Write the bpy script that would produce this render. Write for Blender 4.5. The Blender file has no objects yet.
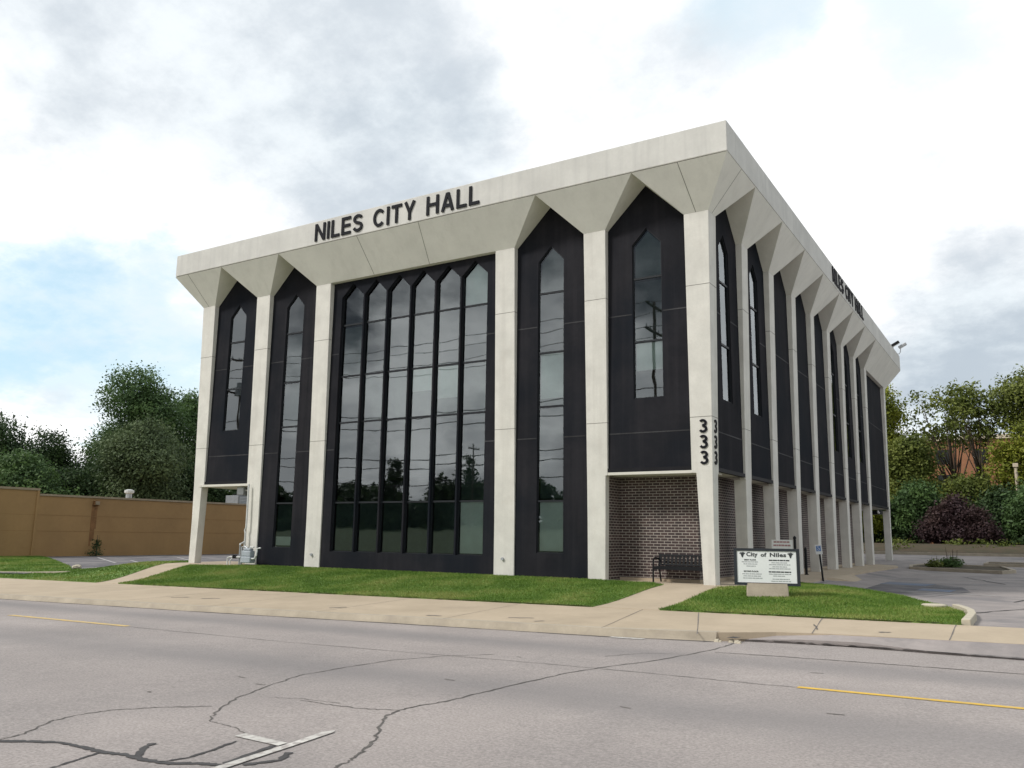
import bpy, bmesh, math, random
import numpy as np
from mathutils import Vector, Matrix
from mathutils.geometry import tessellate_polygon
random.seed(7)
R = math.radians
SC = bpy.context.scene
COL = SC.collection

# ------------------------------------------------------------------ camera
YAW, PITCH, ROLL = 0.553182, 0.179188, 0.013605
cam = bpy.data.cameras.new('camera'); camo = bpy.data.objects.new('camera', cam); COL.objects.link(camo)
fw = Vector((-math.sin(YAW)*math.cos(PITCH), math.cos(YAW)*math.cos(PITCH), math.sin(PITCH)))
r0 = Vector((math.cos(YAW), math.sin(YAW), 0)); u0 = r0.cross(fw)
rt = math.cos(ROLL)*r0 + math.sin(ROLL)*u0; up = -math.sin(ROLL)*r0 + math.cos(ROLL)*u0
M = Matrix((rt, up, -fw)).transposed().to_4x4(); M.translation = (6.781131, -20.90282, 1.123931)
camo.matrix_world = M
cam.sensor_width = 36; cam.lens = 839.373*36/1024; cam.clip_end = 3000; cam.clip_start = 0.05
SC.camera = camo

# ------------------------------------------------------------------ world, sun, exposure
SUN_EL, SUN_AZ = 44, 220           # azimuth clockwise from +y (north)
sdir = Vector((math.sin(R(SUN_AZ))*math.cos(R(SUN_EL)), math.cos(R(SUN_AZ))*math.cos(R(SUN_EL)), math.sin(R(SUN_EL))))
sl = bpy.data.lights.new('sun', 'SUN'); sl.energy = 2.4; sl.angle = R(12); sl.color = (1, .965, .91)
so = bpy.data.objects.new('sun', sl); COL.objects.link(so)
so.rotation_euler = (-sdir).to_track_quat('-Z', 'Y').to_euler()
SC.view_settings.view_transform = 'Standard'; SC.view_settings.look = 'None'
SC.view_settings.gamma = 1; SC.view_settings.use_curve_mapping = False
SC.view_settings.exposure = 0.42

W = bpy.data.worlds.new('World'); SC.world = W; W.use_nodes = True
nt = W.node_tree; nt.nodes.clear()
def N(t, **k):
    n = nt.nodes.new(t)
    for a, b in k.items(): setattr(n, a, b)
    return n
def L(a, b): nt.links.new(a, b)
def mth(op, a, b=None, c=None, clamp=False):
    n = N('ShaderNodeMath', operation=op); n.use_clamp = clamp
    for i, v in enumerate((a, b, c)):
        if v is None: continue
        if isinstance(v, (int, float)): n.inputs[i].default_value = v
        else: L(v, n.inputs[i])
    return n.outputs[0]
def sstep(v, lo, hi, a=0.0, b=1.0):
    n = N('ShaderNodeMapRange', interpolation_type='SMOOTHSTEP'); L(v, n.inputs[0])
    for i, x in zip((1, 2, 3, 4), (lo, hi, a, b)): n.inputs[i].default_value = x
    return n.outputs[0]
def mixc(f, a, b):
    n = N('ShaderNodeMix', data_type='RGBA')
    if isinstance(f, float): n.inputs[0].default_value = f
    else: L(f, n.inputs[0])
    for i, v in ((6, a), (7, b)):
        if isinstance(v, tuple): n.inputs[i].default_value = (*v, 1)
        else: L(v, n.inputs[i])
    return n.outputs[2]
tc = N('ShaderNodeTexCoord').outputs['Generated']
sep = N('ShaderNodeSeparateXYZ'); L(tc, sep.inputs[0])
zz = mth('ADD', mth('MAXIMUM', sep.outputs[2], 0.0), 0.35)
cmb = N('ShaderNodeCombineXYZ'); L(mth('DIVIDE', sep.outputs[0], zz), cmb.inputs[0]); L(mth('DIVIDE', sep.outputs[1], zz), cmb.inputs[1])
def wnoise(scale, detail, rough, off=0.0):
    a = N('ShaderNodeVectorMath', operation='ADD'); L(cmb.outputs[0], a.inputs[0]); a.inputs[1].default_value = (off, off*.7, off*.3)
    n = N('ShaderNodeTexNoise'); L(a.outputs[0], n.inputs['Vector'])
    n.inputs['Scale'].default_value = scale; n.inputs['Detail'].default_value = detail; n.inputs['Roughness'].default_value = rough
    return n
n1 = wnoise(1.9, 11, .62); n2 = wnoise(4.5, 10, .63, 4.0); n3 = wnoise(1.1, 4, .5, 11.0)
# direction warped by noise: keeps cloud edges ragged
wv = N('ShaderNodeVectorMath', operation='SUBTRACT'); L(n1.outputs['Color'], wv.inputs[0]); wv.inputs[1].default_value = (.5, .5, .5)
ws_ = N('ShaderNodeVectorMath', operation='SCALE'); L(wv.outputs[0], ws_.inputs[0]); ws_.inputs['Scale'].default_value = .42
wa = N('ShaderNodeVectorMath', operation='ADD'); L(tc, wa.inputs[0]); L(ws_.outputs[0], wa.inputs[1])
wn = N('ShaderNodeVectorMath', operation='NORMALIZE'); L(wa.outputs[0], wn.inputs[0])
def blob(d, inner, outer):
    d = Vector(d).normalized()
    n = N('ShaderNodeVectorMath', operation='DOT_PRODUCT'); L(wn.outputs[0], n.inputs[0]); n.inputs[1].default_value = d
    return sstep(n.outputs['Value'], math.cos(R(outer)), math.cos(R(inner)))
def vmax(lst):
    o = lst[0]
    for x in lst[1:]: o = mth('MAXIMUM', o, x)
    return o
sky = N('ShaderNodeTexSky', sky_type='NISHITA'); sky.sun_disc = False
sky.sun_elevation = R(SUN_EL); sky.sun_rotation = R(SUN_AZ)
blue = mixc(.55, sky.outputs[0], (5.6, 8.0, 9.0))
grey = mixc(sstep(n2.outputs['Fac'], .35, .66), (3.9, 4.5, 5.1), (6.2, 6.8, 7.2))
white = mixc(sstep(n2.outputs['Fac'], .32, .62), (7.7, 7.9, 8.1), (9.6, 9.6, 9.6))
deck = mixc(sstep(n2.outputs['Fac'], .35, .65), (.7, .85, 1.1), (1.7, 1.9, 2.2))
greymask = vmax([mth('MULTIPLY', blob((-.76, .42, .53), 2, 12), .6), mth('MULTIPLY', blob((-.66, .57, .50), 5, 13), .95), mth('MULTIPLY', blob((-.45, .69, .56), 4, 13), .4), mth('MULTIPLY', blob((-.73, .47, .50), 4, 12), .85),
                 mth('MULTIPLY', blob((-.60, .68, .42), 4, 11), 1.0), mth('MULTIPLY', blob((-.55, .75, .36), 2, 9), .95), mth('MULTIPLY', blob((-.37, .77, .52), 2, 10), .55),
                 mth('MULTIPLY', blob((-.03, .98, .19), 2, 9), 1.0), mth('MULTIPLY', blob((-.02, .93, .37), 1, 6), .4),
                 mth('MULTIPLY', blob((-.85, .51, .16), 1, 5), .35), mth('MULTIPLY', blob((.75, .2, .6), 20, 55), .9), mth('MULTIPLY', blob((0, -.1, 1), 25, 50), .8)])  # last two blobs: grey cloud added out of view, dimming the side facade
gm = mth('MULTIPLY', greymask, sstep(n3.outputs['Fac'], .3, .6, .72, 1.0), clamp=True)
c1 = mixc(gm, white, grey)
bluemask = vmax([mth('MULTIPLY', blob((-.85, .47, .22), 2, 8), .95), mth('MULTIPLY', blob((-.80, .54, .25), 1, 6), .8), mth('MULTIPLY', blob((-.80, .58, .19), 2, 7), .8), mth('MULTIPLY', blob((-.20, .79, .58), 1, 7), .7),
                 mth('MULTIPLY', blob((-.84, .42, .36), 0, 5), .0), mth('MULTIPLY', blob((.05, .75, .65), 4, 14), .3), mth('MULTIPLY', blob((-.04, .84, .54), 0, 5), .5), mth('MULTIPLY', blob((-.84, .53, .13), 1, 5), .6)])
bm_ = mth('MULTIPLY', bluemask, sstep(n2.outputs['Fac'], .3, .6, .5, 1.0), clamp=True)
c2a = mixc(bm_, c1, blue)
# unseen sky behind camera, shaped for the panes: added dark deck over bright band
deckmask = vmax([blob((-.55, -.70, .45), 11, 17), blob((-.25, -.80, .52), 13, 20), blob((-.78, -.42, .46), 9, 16), blob((.1, -.7, .7), 15, 28)])
lowband = vmax([blob((-.57, -.80, .185), 3, 8), mth('MULTIPLY', blob((-.66, -.73, .15), 2, 6), .6), mth('MULTIPLY', blob((-.40, -.90, .16), 2, 7), .6)])
c2b = mixc(mth('MULTIPLY', lowband, sstep(n2.outputs['Fac'], .35, .6, .35, 1.0)), c2a, (17.0, 17.0, 16.6))
c2 = mixc(mth('MULTIPLY', deckmask, mth('SUBTRACT', 1.0, mth('MULTIPLY', lowband, .9))), c2b, deck)
bg = N('ShaderNodeBackground'); L(c2, bg.inputs[0]); bg.inputs[1].default_value = 0.1
L(bg.outputs[0], N('ShaderNodeOutputWorld').inputs[0])
SC.cycles.use_denoising = True
SC.cycles.max_bounces = 8; SC.cycles.transparent_max_bounces = 12

# ------------------------------------------------------------------ helpers
def tag(o, label=None, cat=None, group=None, kind=None):
    for k, v in (('label', label), ('category', cat), ('group', group), ('kind', kind)):
        if v: o[k] = v
    return o
def empty(name, loc, label, cat, group=None, rz=0):
    o = bpy.data.objects.new(name, None); COL.objects.link(o); o.location = loc; o.rotation_euler = (0, 0, rz)
    o.empty_display_size = .2
    return tag(o, label, cat, group)
class MB:
    def __init__(s): s.v = []; s.f = []; s.o = Vector((0, 0, 0))
    def add(s, vs, fs):
        n = len(s.v); s.v += [tuple(v) for v in vs]; s.f += [tuple(i+n for i in f) for f in fs]; return s
    def box(s, x0, x1, y0, y1, z0, z1, m=None):
        vs = [Vector((x, y, z)) for z in (z0, z1) for x, y in ((x0, y0), (x1, y0), (x1, y1), (x0, y1))]
        if m: vs = [m @ v for v in vs]
        return s.add(vs, [(3, 2, 1, 0), (4, 5, 6, 7), (0, 1, 5, 4), (1, 2, 6, 5), (2, 3, 7, 6), (3, 0, 4, 7)])
    def hexa(s, b, t):
        return s.add(list(b)+list(t), [(3, 2, 1, 0), (4, 5, 6, 7), (0, 1, 5, 4), (1, 2, 6, 5), (2, 3, 7, 6), (3, 0, 4, 7)])
    def loft(s, secs):                      # secs: (z,x0,x1,y0,y1)
        vs = []; fs = []
        for z, x0, x1, y0, y1 in secs: vs += [(x0, y0, z), (x1, y0, z), (x1, y1, z), (x0, y1, z)]
        for i in range(len(secs)-1):
            for k in range(4): fs.append((4*i+k, 4*i+(k+1) % 4, 4*i+4+(k+1) % 4, 4*i+4+k))
        fs += [(3, 2, 1, 0), tuple(4*len(secs)-4+k for k in range(4))]
        return s.add(vs, fs)
    def plate(s, outer, holes, fn, d0, d1):  # fn(u,v,d)->xyz
        loops = [outer]+holes
        tri = tessellate_polygon([[Vector((a, b, 0)) for a, b in l] for l in loops])
        flat = [q for l in loops for q in l]; n = len(flat)
        vs = [fn(a, b, d0) for a, b in flat] + [fn(a, b, d1) for a, b in flat]
        fs = []
        for t in tri:
            a, b, c = [flat[i] for i in t]
            if (b[0]-a[0])*(c[1]-a[1])-(b[1]-a[1])*(c[0]-a[0]) < 0: t = t[::-1]
            fs += [tuple(t), tuple(i+n for i in reversed(t))]
        k = 0
        for l in loops:
            for i in range(len(l)):
                a, b = k+i, k+(i+1) % len(l); fs.append((a, b, b+n, a+n))
            k += len(l)
        return s.add(vs, fs)
    def tube(s, pts, rad, seg=8, cap=True):
        pts = [Vector(q) for q in pts]
        if not isinstance(rad, (list, tuple)): rad = [rad]*len(pts)
        vs = []; fs = []; ref = None
        for i, q in enumerate(pts):
            t = (pts[min(i+1, len(pts)-1)]-pts[max(i-1, 0)]).normalized()
            if ref is None: ref = Vector((0, 0, 1)) if abs(t.z) < .9 else Vector((1, 0, 0))
            a = (ref - t*ref.dot(t)).normalized(); b = t.cross(a); ref = a
            for k in range(seg):
                th = 2*math.pi*k/seg; vs.append(q + rad[i]*(math.cos(th)*a+math.sin(th)*b))
        for i in range(len(pts)-1):
            for k in range(seg): fs.append((i*seg+k, i*seg+(k+1) % seg, (i+1)*seg+(k+1) % seg, (i+1)*seg+k))
        if cap: fs += [tuple(range(seg))[::-1], tuple((len(pts)-1)*seg+k for k in range(seg))]
        return s.add(vs, fs)
    def text(s, string, fn, width=None, height=None, depth=.03, bold=.02, x0=0, y0=0, center=False, gap=1.0):
        c = bpy.data.curves.new('t', 'FONT'); c.body = string; c.offset = bold; c.resolution_u = 4; c.space_character = gap
        o = bpy.data.objects.new('t', c); COL.objects.link(o)
        dg = bpy.context.evaluated_depsgraph_get(); me = bpy.data.meshes.new_from_object(o.evaluated_get(dg))
        vs = [v.co.copy() for v in me.vertices]; fs = [tuple(p.vertices) for p in me.polygons]
        bpy.data.objects.remove(o); bpy.data.meshes.remove(me); bpy.data.curves.remove(c)
        mx = min(v.x for v in vs); Mx = max(v.x for v in vs); my = min(v.y for v in vs); My = max(v.y for v in vs)
        sy = height/(My-my) if height else width/(Mx-mx)
        sx = width/(Mx-mx) if width else sy
        w = (Mx-mx)*sx; off = -w/2 if center else 0
        P = [(x0+off+(v.x-mx)*sx, y0+(v.y-my)*sy) for v in vs]; n = len(P)
        from collections import Counter
        cnt = Counter(); 
        for f in fs:
            for i in range(len(f)): cnt[(f[i], f[(i+1) % len(f)])] += 1
        side = [(a, b, b+n, a+n) for (a, b) in cnt if (b, a) not in cnt]
        return s.add([fn(a, b, -depth) for a, b in P]+[fn(a, b, 0) for a, b in P], fs+[tuple(i+n for i in reversed(f)) for f in fs]+side)
    def stroke(s, pts, w, fn, d0, d1):
        n = len(pts); Lf = []; Rt = []
        for i in range(n):
            a = Vector(pts[max(i-1, 0)]); q = Vector(pts[i]); b = Vector(pts[min(i+1, n-1)])
            t1 = (q-a).normalized() if i else (b-q).normalized(); t2 = (b-q).normalized() if i < n-1 else t1
            n1 = Vector((-t1.y, t1.x)); n2 = Vector((-t2.y, t2.x)); m = (n1+n2).normalized(); k = w/2/max(.45, m.dot(n1))
            Lf.append(q+m*k); Rt.append(q-m*k)
        for i in range(n-1): s.plate([tuple(Rt[i]), tuple(Rt[i+1]), tuple(Lf[i+1]), tuple(Lf[i])], [], fn, d0, d1)
        return s
    def build(s, name, m, parent=None, smooth=False, bevel=0, recalc=True):
        me = bpy.data.meshes.new(name); me.from_pydata(s.v, [], s.f)
        if recalc:
            b = bmesh.new(); b.from_mesh(me); bmesh.ops.recalc_face_normals(b, faces=b.faces); b.to_mesh(me); b.free()
        if smooth: me.polygons.foreach_set('use_smooth', [True]*len(me.polygons))
        me.materials.append(m); me.update()
        o = bpy.data.objects.new(name, me); COL.objects.link(o)
        if parent is not None:
            o.parent = parent
        if bevel:
            md = o.modifiers.new('bevel', 'BEVEL'); md.width = bevel; md.segments = 2; md.limit_method = 'ANGLE'
        return o
def quads_mesh(name, verts, m, parent=None, n=4, loc=None):
    nv = len(verts); nf = nv//n
    me = bpy.data.meshes.new(name); me.vertices.add(nv); me.vertices.foreach_set('co', np.asarray(verts, np.float32).ravel())
    me.loops.add(nv); me.loops.foreach_set('vertex_index', np.arange(nv, dtype=np.int32))
    me.polygons.add(nf); me.polygons.foreach_set('loop_start', np.arange(0, nv, n, dtype=np.int32))
    me.polygons.foreach_set('loop_total', np.full(nf, n, np.int32))
    me.materials.append(m); me.update(calc_edges=True); me.validate()
    o = bpy.data.objects.new(name, me); COL.objects.link(o)
    if parent is not None: o.parent = parent
    if loc is not None: o.location = loc
    return o

def mat(name, col, rough=.7, var=.12, scale=3.0, col2=None, bump=0.0, bscale=60.0, metal=0.0, spec=.5, streak=None, stain=None):
    """principled material with two scales of noise, optional vertical streaks and stains"""
    m = bpy.data.materials.new(name); m.use_nodes = True; t = m.node_tree; P = t.nodes['Principled BSDF']
    P.inputs['Roughness'].default_value = rough; P.inputs['Metallic'].default_value = metal
    P.inputs['Specular IOR Level'].default_value = spec
    nn = t.nodes.new; lk = t.links.new
    g = nn('ShaderNodeNewGeometry').outputs['Position']
    def noise(sc, det=5, vec=g, ro=.6):
        n = nn('ShaderNodeTexNoise'); lk(vec, n.inputs['Vector']); n.inputs['Scale'].default_value = sc
        n.inputs['Detail'].default_value = det; n.inputs['Roughness'].default_value = ro; return n.outputs['Fac']
    def mix(f, a, b, mode='MIX'):
        n = nn('ShaderNodeMix'); n.data_type = 'RGBA'; n.blend_type = mode
        for i, v in ((0, f), (6, a), (7, b)):
            if isinstance(v, (int, float)): n.inputs[i].default_value = v
            elif isinstance(v, tuple): n.inputs[i].default_value = (*v, 1)
            else: lk(v, n.inputs[i])
        return n.outputs[2]
    def rng(v, lo, hi, a, b):
        n = nn('ShaderNodeMapRange'); lk(v, n.inputs[0])
        for i, x in zip((1, 2, 3, 4), (lo, hi, a, b)): n.inputs[i].default_value = x
        return n.outputs[0]
    if col2 is None: col2 = tuple(c*(1-2*var) for c in col)
    c = mix(rng(noise(scale), .3, .7, 0, 1), tuple(x*(1+var) for x in col), col2)
    c = mix(rng(noise(scale*14, 3), .3, .7, 0, var*1.6), c, tuple(x*.55 for x in col))
    if streak:                              # (amount, colour): thin vertical runs
        mp = nn('ShaderNodeMapping'); mp.inputs['Scale'].default_value = (3.5, 3.5, .16); lk(g, mp.inputs['Vector'])
        c = mix(rng(noise(1.0, 6, mp.outputs[0]), .48, .75, 0, streak[0]), c, streak[1])
    if stain:                               # (scale, lo, hi, amount, colour)
        c = mix(rng(noise(stain[0], 6), stain[1], stain[2], 0, stain[3]), c, stain[4])
    lk(c, P.inputs['Base Color'])
    if bump:
        b = nn('ShaderNodeBump'); b.inputs['Strength'].default_value = bump; b.inputs['Distance'].default_value = .01
        lk(noise(bscale, 4), b.inputs['Height']); lk(b.outputs[0], P.inputs['Normal'])
    return m

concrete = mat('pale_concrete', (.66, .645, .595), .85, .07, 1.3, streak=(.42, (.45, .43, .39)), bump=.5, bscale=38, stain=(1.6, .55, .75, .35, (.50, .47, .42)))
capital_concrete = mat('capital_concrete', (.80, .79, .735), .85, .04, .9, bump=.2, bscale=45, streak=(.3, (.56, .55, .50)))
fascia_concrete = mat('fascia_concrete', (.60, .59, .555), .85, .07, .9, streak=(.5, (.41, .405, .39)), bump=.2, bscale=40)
white_concrete = mat('white_soffit', (.62, .60, .54), .8, .05, 1.0)
joint_m = mat('joint_dark', (.16, .15, .13), .9, .1)
panel_m = mat('charcoal_panel', (.0215, .0215, .0255), .8, .16, .6, streak=(.55, (.036, .034, .038)), stain=(.3, .45, .7, .75, (.010, .014, .020)), bump=.08, bscale=25, spec=.04)
ledge_m = mat('black_ledge', (.012, .012, .015), .6, .2, 2, spec=.15)
frame_m = mat('black_frame', (.013, .016, .020), .5, .1, 2, spec=.25)
strip_m = mat('grey_strip', (.052, .052, .056), .7, .35, 1.2, spec=.2)
dark_in = mat('dark_interior', (.012, .016, .017), .9, .2, 1)
blind_m = mat('blind_cloth', (.74, .80, .76), .8, .06, 2)
pane_tone_m = mat('dark_pane_tone', (.055, .085, .082), .9, .25, .8)  # sheet colour imitating the dim interior seen through panes
pane_tone_l = mat('grey_pane_tone', (.19, .22, .215), .9, .15, .8)
letter_m = mat('black_letter', (.012, .013, .017), .6, .1, 3, spec=.1)
black_m = mat('black_metal', (.010, .011, .013), .5, .1, 5, spec=.2)
roof_m = mat('roof_gravel', (.3, .29, .27), .9, .1, 3)
walk_m = mat('sidewalk_concrete', (.43, .35, .255), .9, .07, .8, col2=(.37, .30, .215), bump=.3, bscale=70, stain=(.9, .56, .8, .45, (.26, .215, .16)))
kerb_m = mat('kerb_concrete', (.40, .345, .265), .9, .1, 2, bump=.4, bscale=40, stain=(2.2, .52, .75, .6, (.28, .24, .20)))
lot_m = mat('lot_asphalt', (.315, .278, .262), .9, .16, .7, col2=(.235, .212, .205), bump=.8, bscale=50, stain=(.4, .5, .64, .8, (.165, .155, .158)))
lot_dark = mat('dark_asphalt', (.12, .115, .125), .9, .2, .9, bump=.5, bscale=60, stain=(.8, .46, .6, .8, (.20, .185, .18)))
pit_m = mat('faint_stain', (.19, .17, .155), .95, .2, 8)
crack_m = mat('road_tar', (.055, .052, .052), .8, .2, 8)
crack2_m = mat('road_fissure', (.12, .11, .10), .95, .2, 8)
paint_w = mat('worn_white_paint', (.56, .54, .50), .85, .12, 3, stain=(11, .47, .60, .9, (.32, .29, .27)))
paint_f = mat('faded_white_paint', (.42, .41, .40), .85, .1, 3, stain=(6, .45, .62, .9, (.26, .25, .25)))
paint_y = mat('yellow_paint', (.66, .42, .055), .8, .08, 3, stain=(10, .52, .66, .6, (.40, .31, .16)))
paint_yf = mat('faded_yellow_paint', (.60, .42, .15), .8, .08, 3, stain=(10, .48, .62, .7, (.36, .32, .26)))
paint_b = mat('faded_blue_paint', (.13, .17, .25), .85, .1, 3, stain=(1.2, .42, .62, .85, (.19, .19, .20)))
soil_m = mat('lawn_turf', (.12, .20, .035), .95, .12, 1.2, col2=(.085, .16, .028), bump=.6, bscale=60, stain=(.55, .58, .75, .6, (.22, .20, .07)))
earth_m = mat('wild_ground', (.055, .085, .025), .95, .2, .6, bump=.6, bscale=20)
mulch_m = mat('brown_mulch', (.062, .040, .022), .95, .3, 1.2, col2=(.035, .038, .014), bump=.8, bscale=15)
tan_m = mat('tan_paint', (.365, .222, .092), .85, .08, .35, col2=(.30, .183, .078), streak=(.3, (.31, .185, .072)), stain=(.45, .52, .75, .5, (.27, .15, .06)), bump=.3, bscale=14)
tan_dark = mat('tan_dark_course', (.29, .168, .064), .8, .1, 2)  # slightly darker tan for the faint wall courses
rust_m = mat('rust_run', (.26, .13, .05), .9, .2, 3)
cap_m = mat('parapet_metal', (.34, .27, .18), .6, .1, 2)
galv_m = mat('galvanised', (.42, .44, .46), .45, .1, 4, metal=.4)
meter_m = mat('meter_grey', (.36, .40, .44), .5, .08, 5)
meter_dark = mat('unit_grey', (.20, .215, .23), .6, .1, 4)
pipe_m = mat('pipe_paint', (.62, .63, .62), .5, .08, 6)
sign_w = mat('sign_white', (.80, .82, .82), .4, .02, 3)
sign_frame = mat('sign_frame', (.02, .026, .035), .4, .1, 4)
ink_m = mat('sign_ink', (.03, .035, .04), .6, .05, 8)
ink_l = mat('sign_small_print', (.38, .40, .41), .6, .05, 8)
red_ink = mat('plate_print', (.45, .27, .28), .6, .05, 8)
blue_sign = mat('blue_sign', (.10, .22, .5), .4, .05, 8)
stonebase = mat('sign_base_concrete', (.47, .40, .32), .9, .1, 3, bump=.5, bscale=30, stain=(4, .5, .7, .5, (.34, .28, .22)))
bark_m = mat('bark', (.10, .075, .055), .95, .2, 4, bump=.8, bscale=20)
orange_brick = mat('orange_brick', (.30, .135, .07), .9, .12, .5, bump=.3, bscale=12)
cream_m = mat('cream_render', (.55, .47, .36), .85, .06, 1)
wood_pole = mat('pole_wood', (.11, .085, .065), .9, .15, 3)
disc_m = mat('disc_concrete', (.50, .45, .35), .9, .08, 6)

def road_mat():
    m = mat('road_asphalt', (.325, .288, .270), .9, .09, .45, col2=(.275, .245, .232), bump=.6, bscale=110, stain=(.35, .5, .72, .6, (.225, .205, .197)))
    t = m.node_tree; P = t.nodes['Principled BSDF']; src = P.inputs['Base Color'].links[0].from_socket
    nn = t.nodes.new; lk = t.links.new
    g = nn('ShaderNodeNewGeometry').outputs['Position']
    # aggregate speckle
    n = nn('ShaderNodeTexNoise'); lk(g, n.inputs['Vector']); n.inputs['Scale'].default_value = 38; n.inputs['Detail'].default_value = 3; n.inputs['Roughness'].default_value = .75
    r = nn('ShaderNodeMapRange'); lk(n.outputs['Fac'], r.inputs[0])
    for i, x in zip((1, 2, 3, 4), (.3, .7, .70, 1.30)): r.inputs[i].default_value = x
    mm = nn('ShaderNodeMix'); mm.data_type = 'RGBA'; mm.blend_type = 'MULTIPLY'; mm.inputs[0].default_value = 1
    lk(src, mm.inputs[6]); lk(r.outputs[0], mm.inputs[7])
    # wheel-track wear: oil-dark bands that follow the lanes, broken by noise
    sp = nn('ShaderNodeSeparateXYZ'); lk(g, sp.inputs[0])
    n2 = nn('ShaderNodeTexNoise'); mp = nn('ShaderNodeMapping'); mp.inputs['Scale'].default_value = (.12, .8, 1); lk(g, mp.inputs['Vector']); lk(mp.outputs[0], n2.inputs['Vector']); n2.inputs['Scale'].default_value = 1.0; n2.inputs['Detail'].default_value = 5
    def band(c, w):
        a = nn('ShaderNodeMath'); a.operation = 'SUBTRACT'; lk(sp.outputs[1], a.inputs[0]); a.inputs[1].default_value = c
        b = nn('ShaderNodeMath'); b.operation = 'ABSOLUTE'; lk(a.outputs[0], b.inputs[0])
        q = nn('ShaderNodeMapRange'); q.interpolation_type = 'SMOOTHSTEP'; lk(b.outputs[0], q.inputs[0])
        for i, x in zip((1, 2, 3, 4), (w, 0, 0, 1)): q.inputs[i].default_value = x
        return q.outputs[0]
    mx = nn('ShaderNodeMath'); mx.operation = 'MAXIMUM'; lk(band(-9.6, .9), mx.inputs[0]); lk(band(-13.1, 1.3), mx.inputs[1])
    ml = nn('ShaderNodeMath'); ml.operation = 'MULTIPLY'; lk(mx.outputs[0], ml.inputs[0]); lk(n2.outputs['Fac'], ml.inputs[1])
    mz = nn('ShaderNodeMix'); mz.data_type = 'RGBA'; lk(ml.outputs[0], mz.inputs[0]); lk(mm.outputs[2], mz.inputs[6]); mz.inputs[7].default_value = (.175, .165, .165, 1)
    lk(mz.outputs[2], P.inputs['Base Color'])
    return m
road_m = road_mat()

def brick_mat():
    m = bpy.data.materials.new('dark_brick'); m.use_nodes = True; t = m.node_tree; P = t.nodes['Principled BSDF']; nn = t.nodes.new; lk = t.links.new
    g = nn('ShaderNodeNewGeometry').outputs['Position']; sp = nn('ShaderNodeSeparateXYZ'); lk(g, sp.inputs[0])
    a = nn('ShaderNodeMath'); a.operation = 'ADD'; lk(sp.outputs[0], a.inputs[0]); lk(sp.outputs[1], a.inputs[1])
    c = nn('ShaderNodeCombineXYZ'); lk(a.outputs[0], c.inputs[0]); lk(sp.outputs[2], c.inputs[1])
    b = nn('ShaderNodeTexBrick'); lk(c.outputs[0], b.inputs['Vector'])
    b.inputs['Color1'].default_value = (.060, .036, .034, 1); b.inputs['Color2'].default_value = (.030, .020, .022, 1)
    b.inputs['Mortar'].default_value = (.34, .305, .27, 1); b.inputs['Scale'].default_value = 1
    b.inputs['Brick Width'].default_value = .205; b.inputs['Row Height'].default_value = .075; b.inputs['Mortar Size'].default_value = .010
    b.inputs['Mortar Smooth'].default_value = .3; b.inputs['Bias'].default_value = -.1
    n = nn('ShaderNodeTexNoise'); lk(g, n.inputs['Vector']); n.inputs['Scale'].default_value = 2; n.inputs['Detail'].default_value = 6
    mm = nn('ShaderNodeMix'); mm.data_type = 'RGBA'; mm.blend_type = 'MULTIPLY'; mm.inputs[0].default_value = .7; lk(b.outputs['Color'], mm.inputs[6])
    r = nn('ShaderNodeMapRange'); lk(n.outputs['Fac'], r.inputs[0])
    for i, x in zip((1, 2, 3, 4), (.3, .7, .6, 1.3)): r.inputs[i].default_value = x
    lk(r.outputs[0], mm.inputs[7]); lk(mm.outputs[2], P.inputs['Base Color']); P.inputs['Roughness'].default_value = .8
    bp = nn('ShaderNodeBump'); bp.invert = True; bp.inputs['Strength'].default_value = .6; bp.inputs['Distance'].default_value = .008; lk(b.outputs['Fac'], bp.inputs['Height']); lk(bp.outputs[0], P.inputs['Normal'])
    return m
brick_m = brick_mat()

def glass_mat():
    m = bpy.data.materials.new('tinted_glass'); m.use_nodes = True; t = m.node_tree; t.nodes.clear(); nn = t.nodes.new; lk = t.links.new
    out = nn('ShaderNodeOutputMaterial'); mx = nn('ShaderNodeMixShader'); tr = nn('ShaderNodeBsdfTransparent'); gl = nn('ShaderNodeBsdfGlossy')
    tr.inputs[0].default_value = (.80, .88, .865, 1); gl.inputs['Color'].default_value = (.86, .92, .95, 1); gl.inputs['Roughness'].default_value = .015
    fr = nn('ShaderNodeFresnel'); fr.inputs[0].default_value = 2.15
    g = nn('ShaderNodeNewGeometry').outputs['Position']
    n = nn('ShaderNodeTexNoise'); lk(g, n.inputs['Vector']); n.inputs['Scale'].default_value = 1.3; n.inputs['Detail'].default_value = 1
    b = nn('ShaderNodeBump'); b.inputs['Strength'].default_value = .10; b.inputs['Distance'].default_value = .015; lk(n.outputs['Fac'], b.inputs['Height'])
    lk(b.outputs[0], gl.inputs['Normal'])
    lk(fr.outputs[0], mx.inputs[0]); lk(tr.outputs[0], mx.inputs[1]); lk(gl.outputs[0], mx.inputs[2]); lk(mx.outputs[0], out.inputs[0])
    return m
glass_m = glass_mat()

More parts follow.
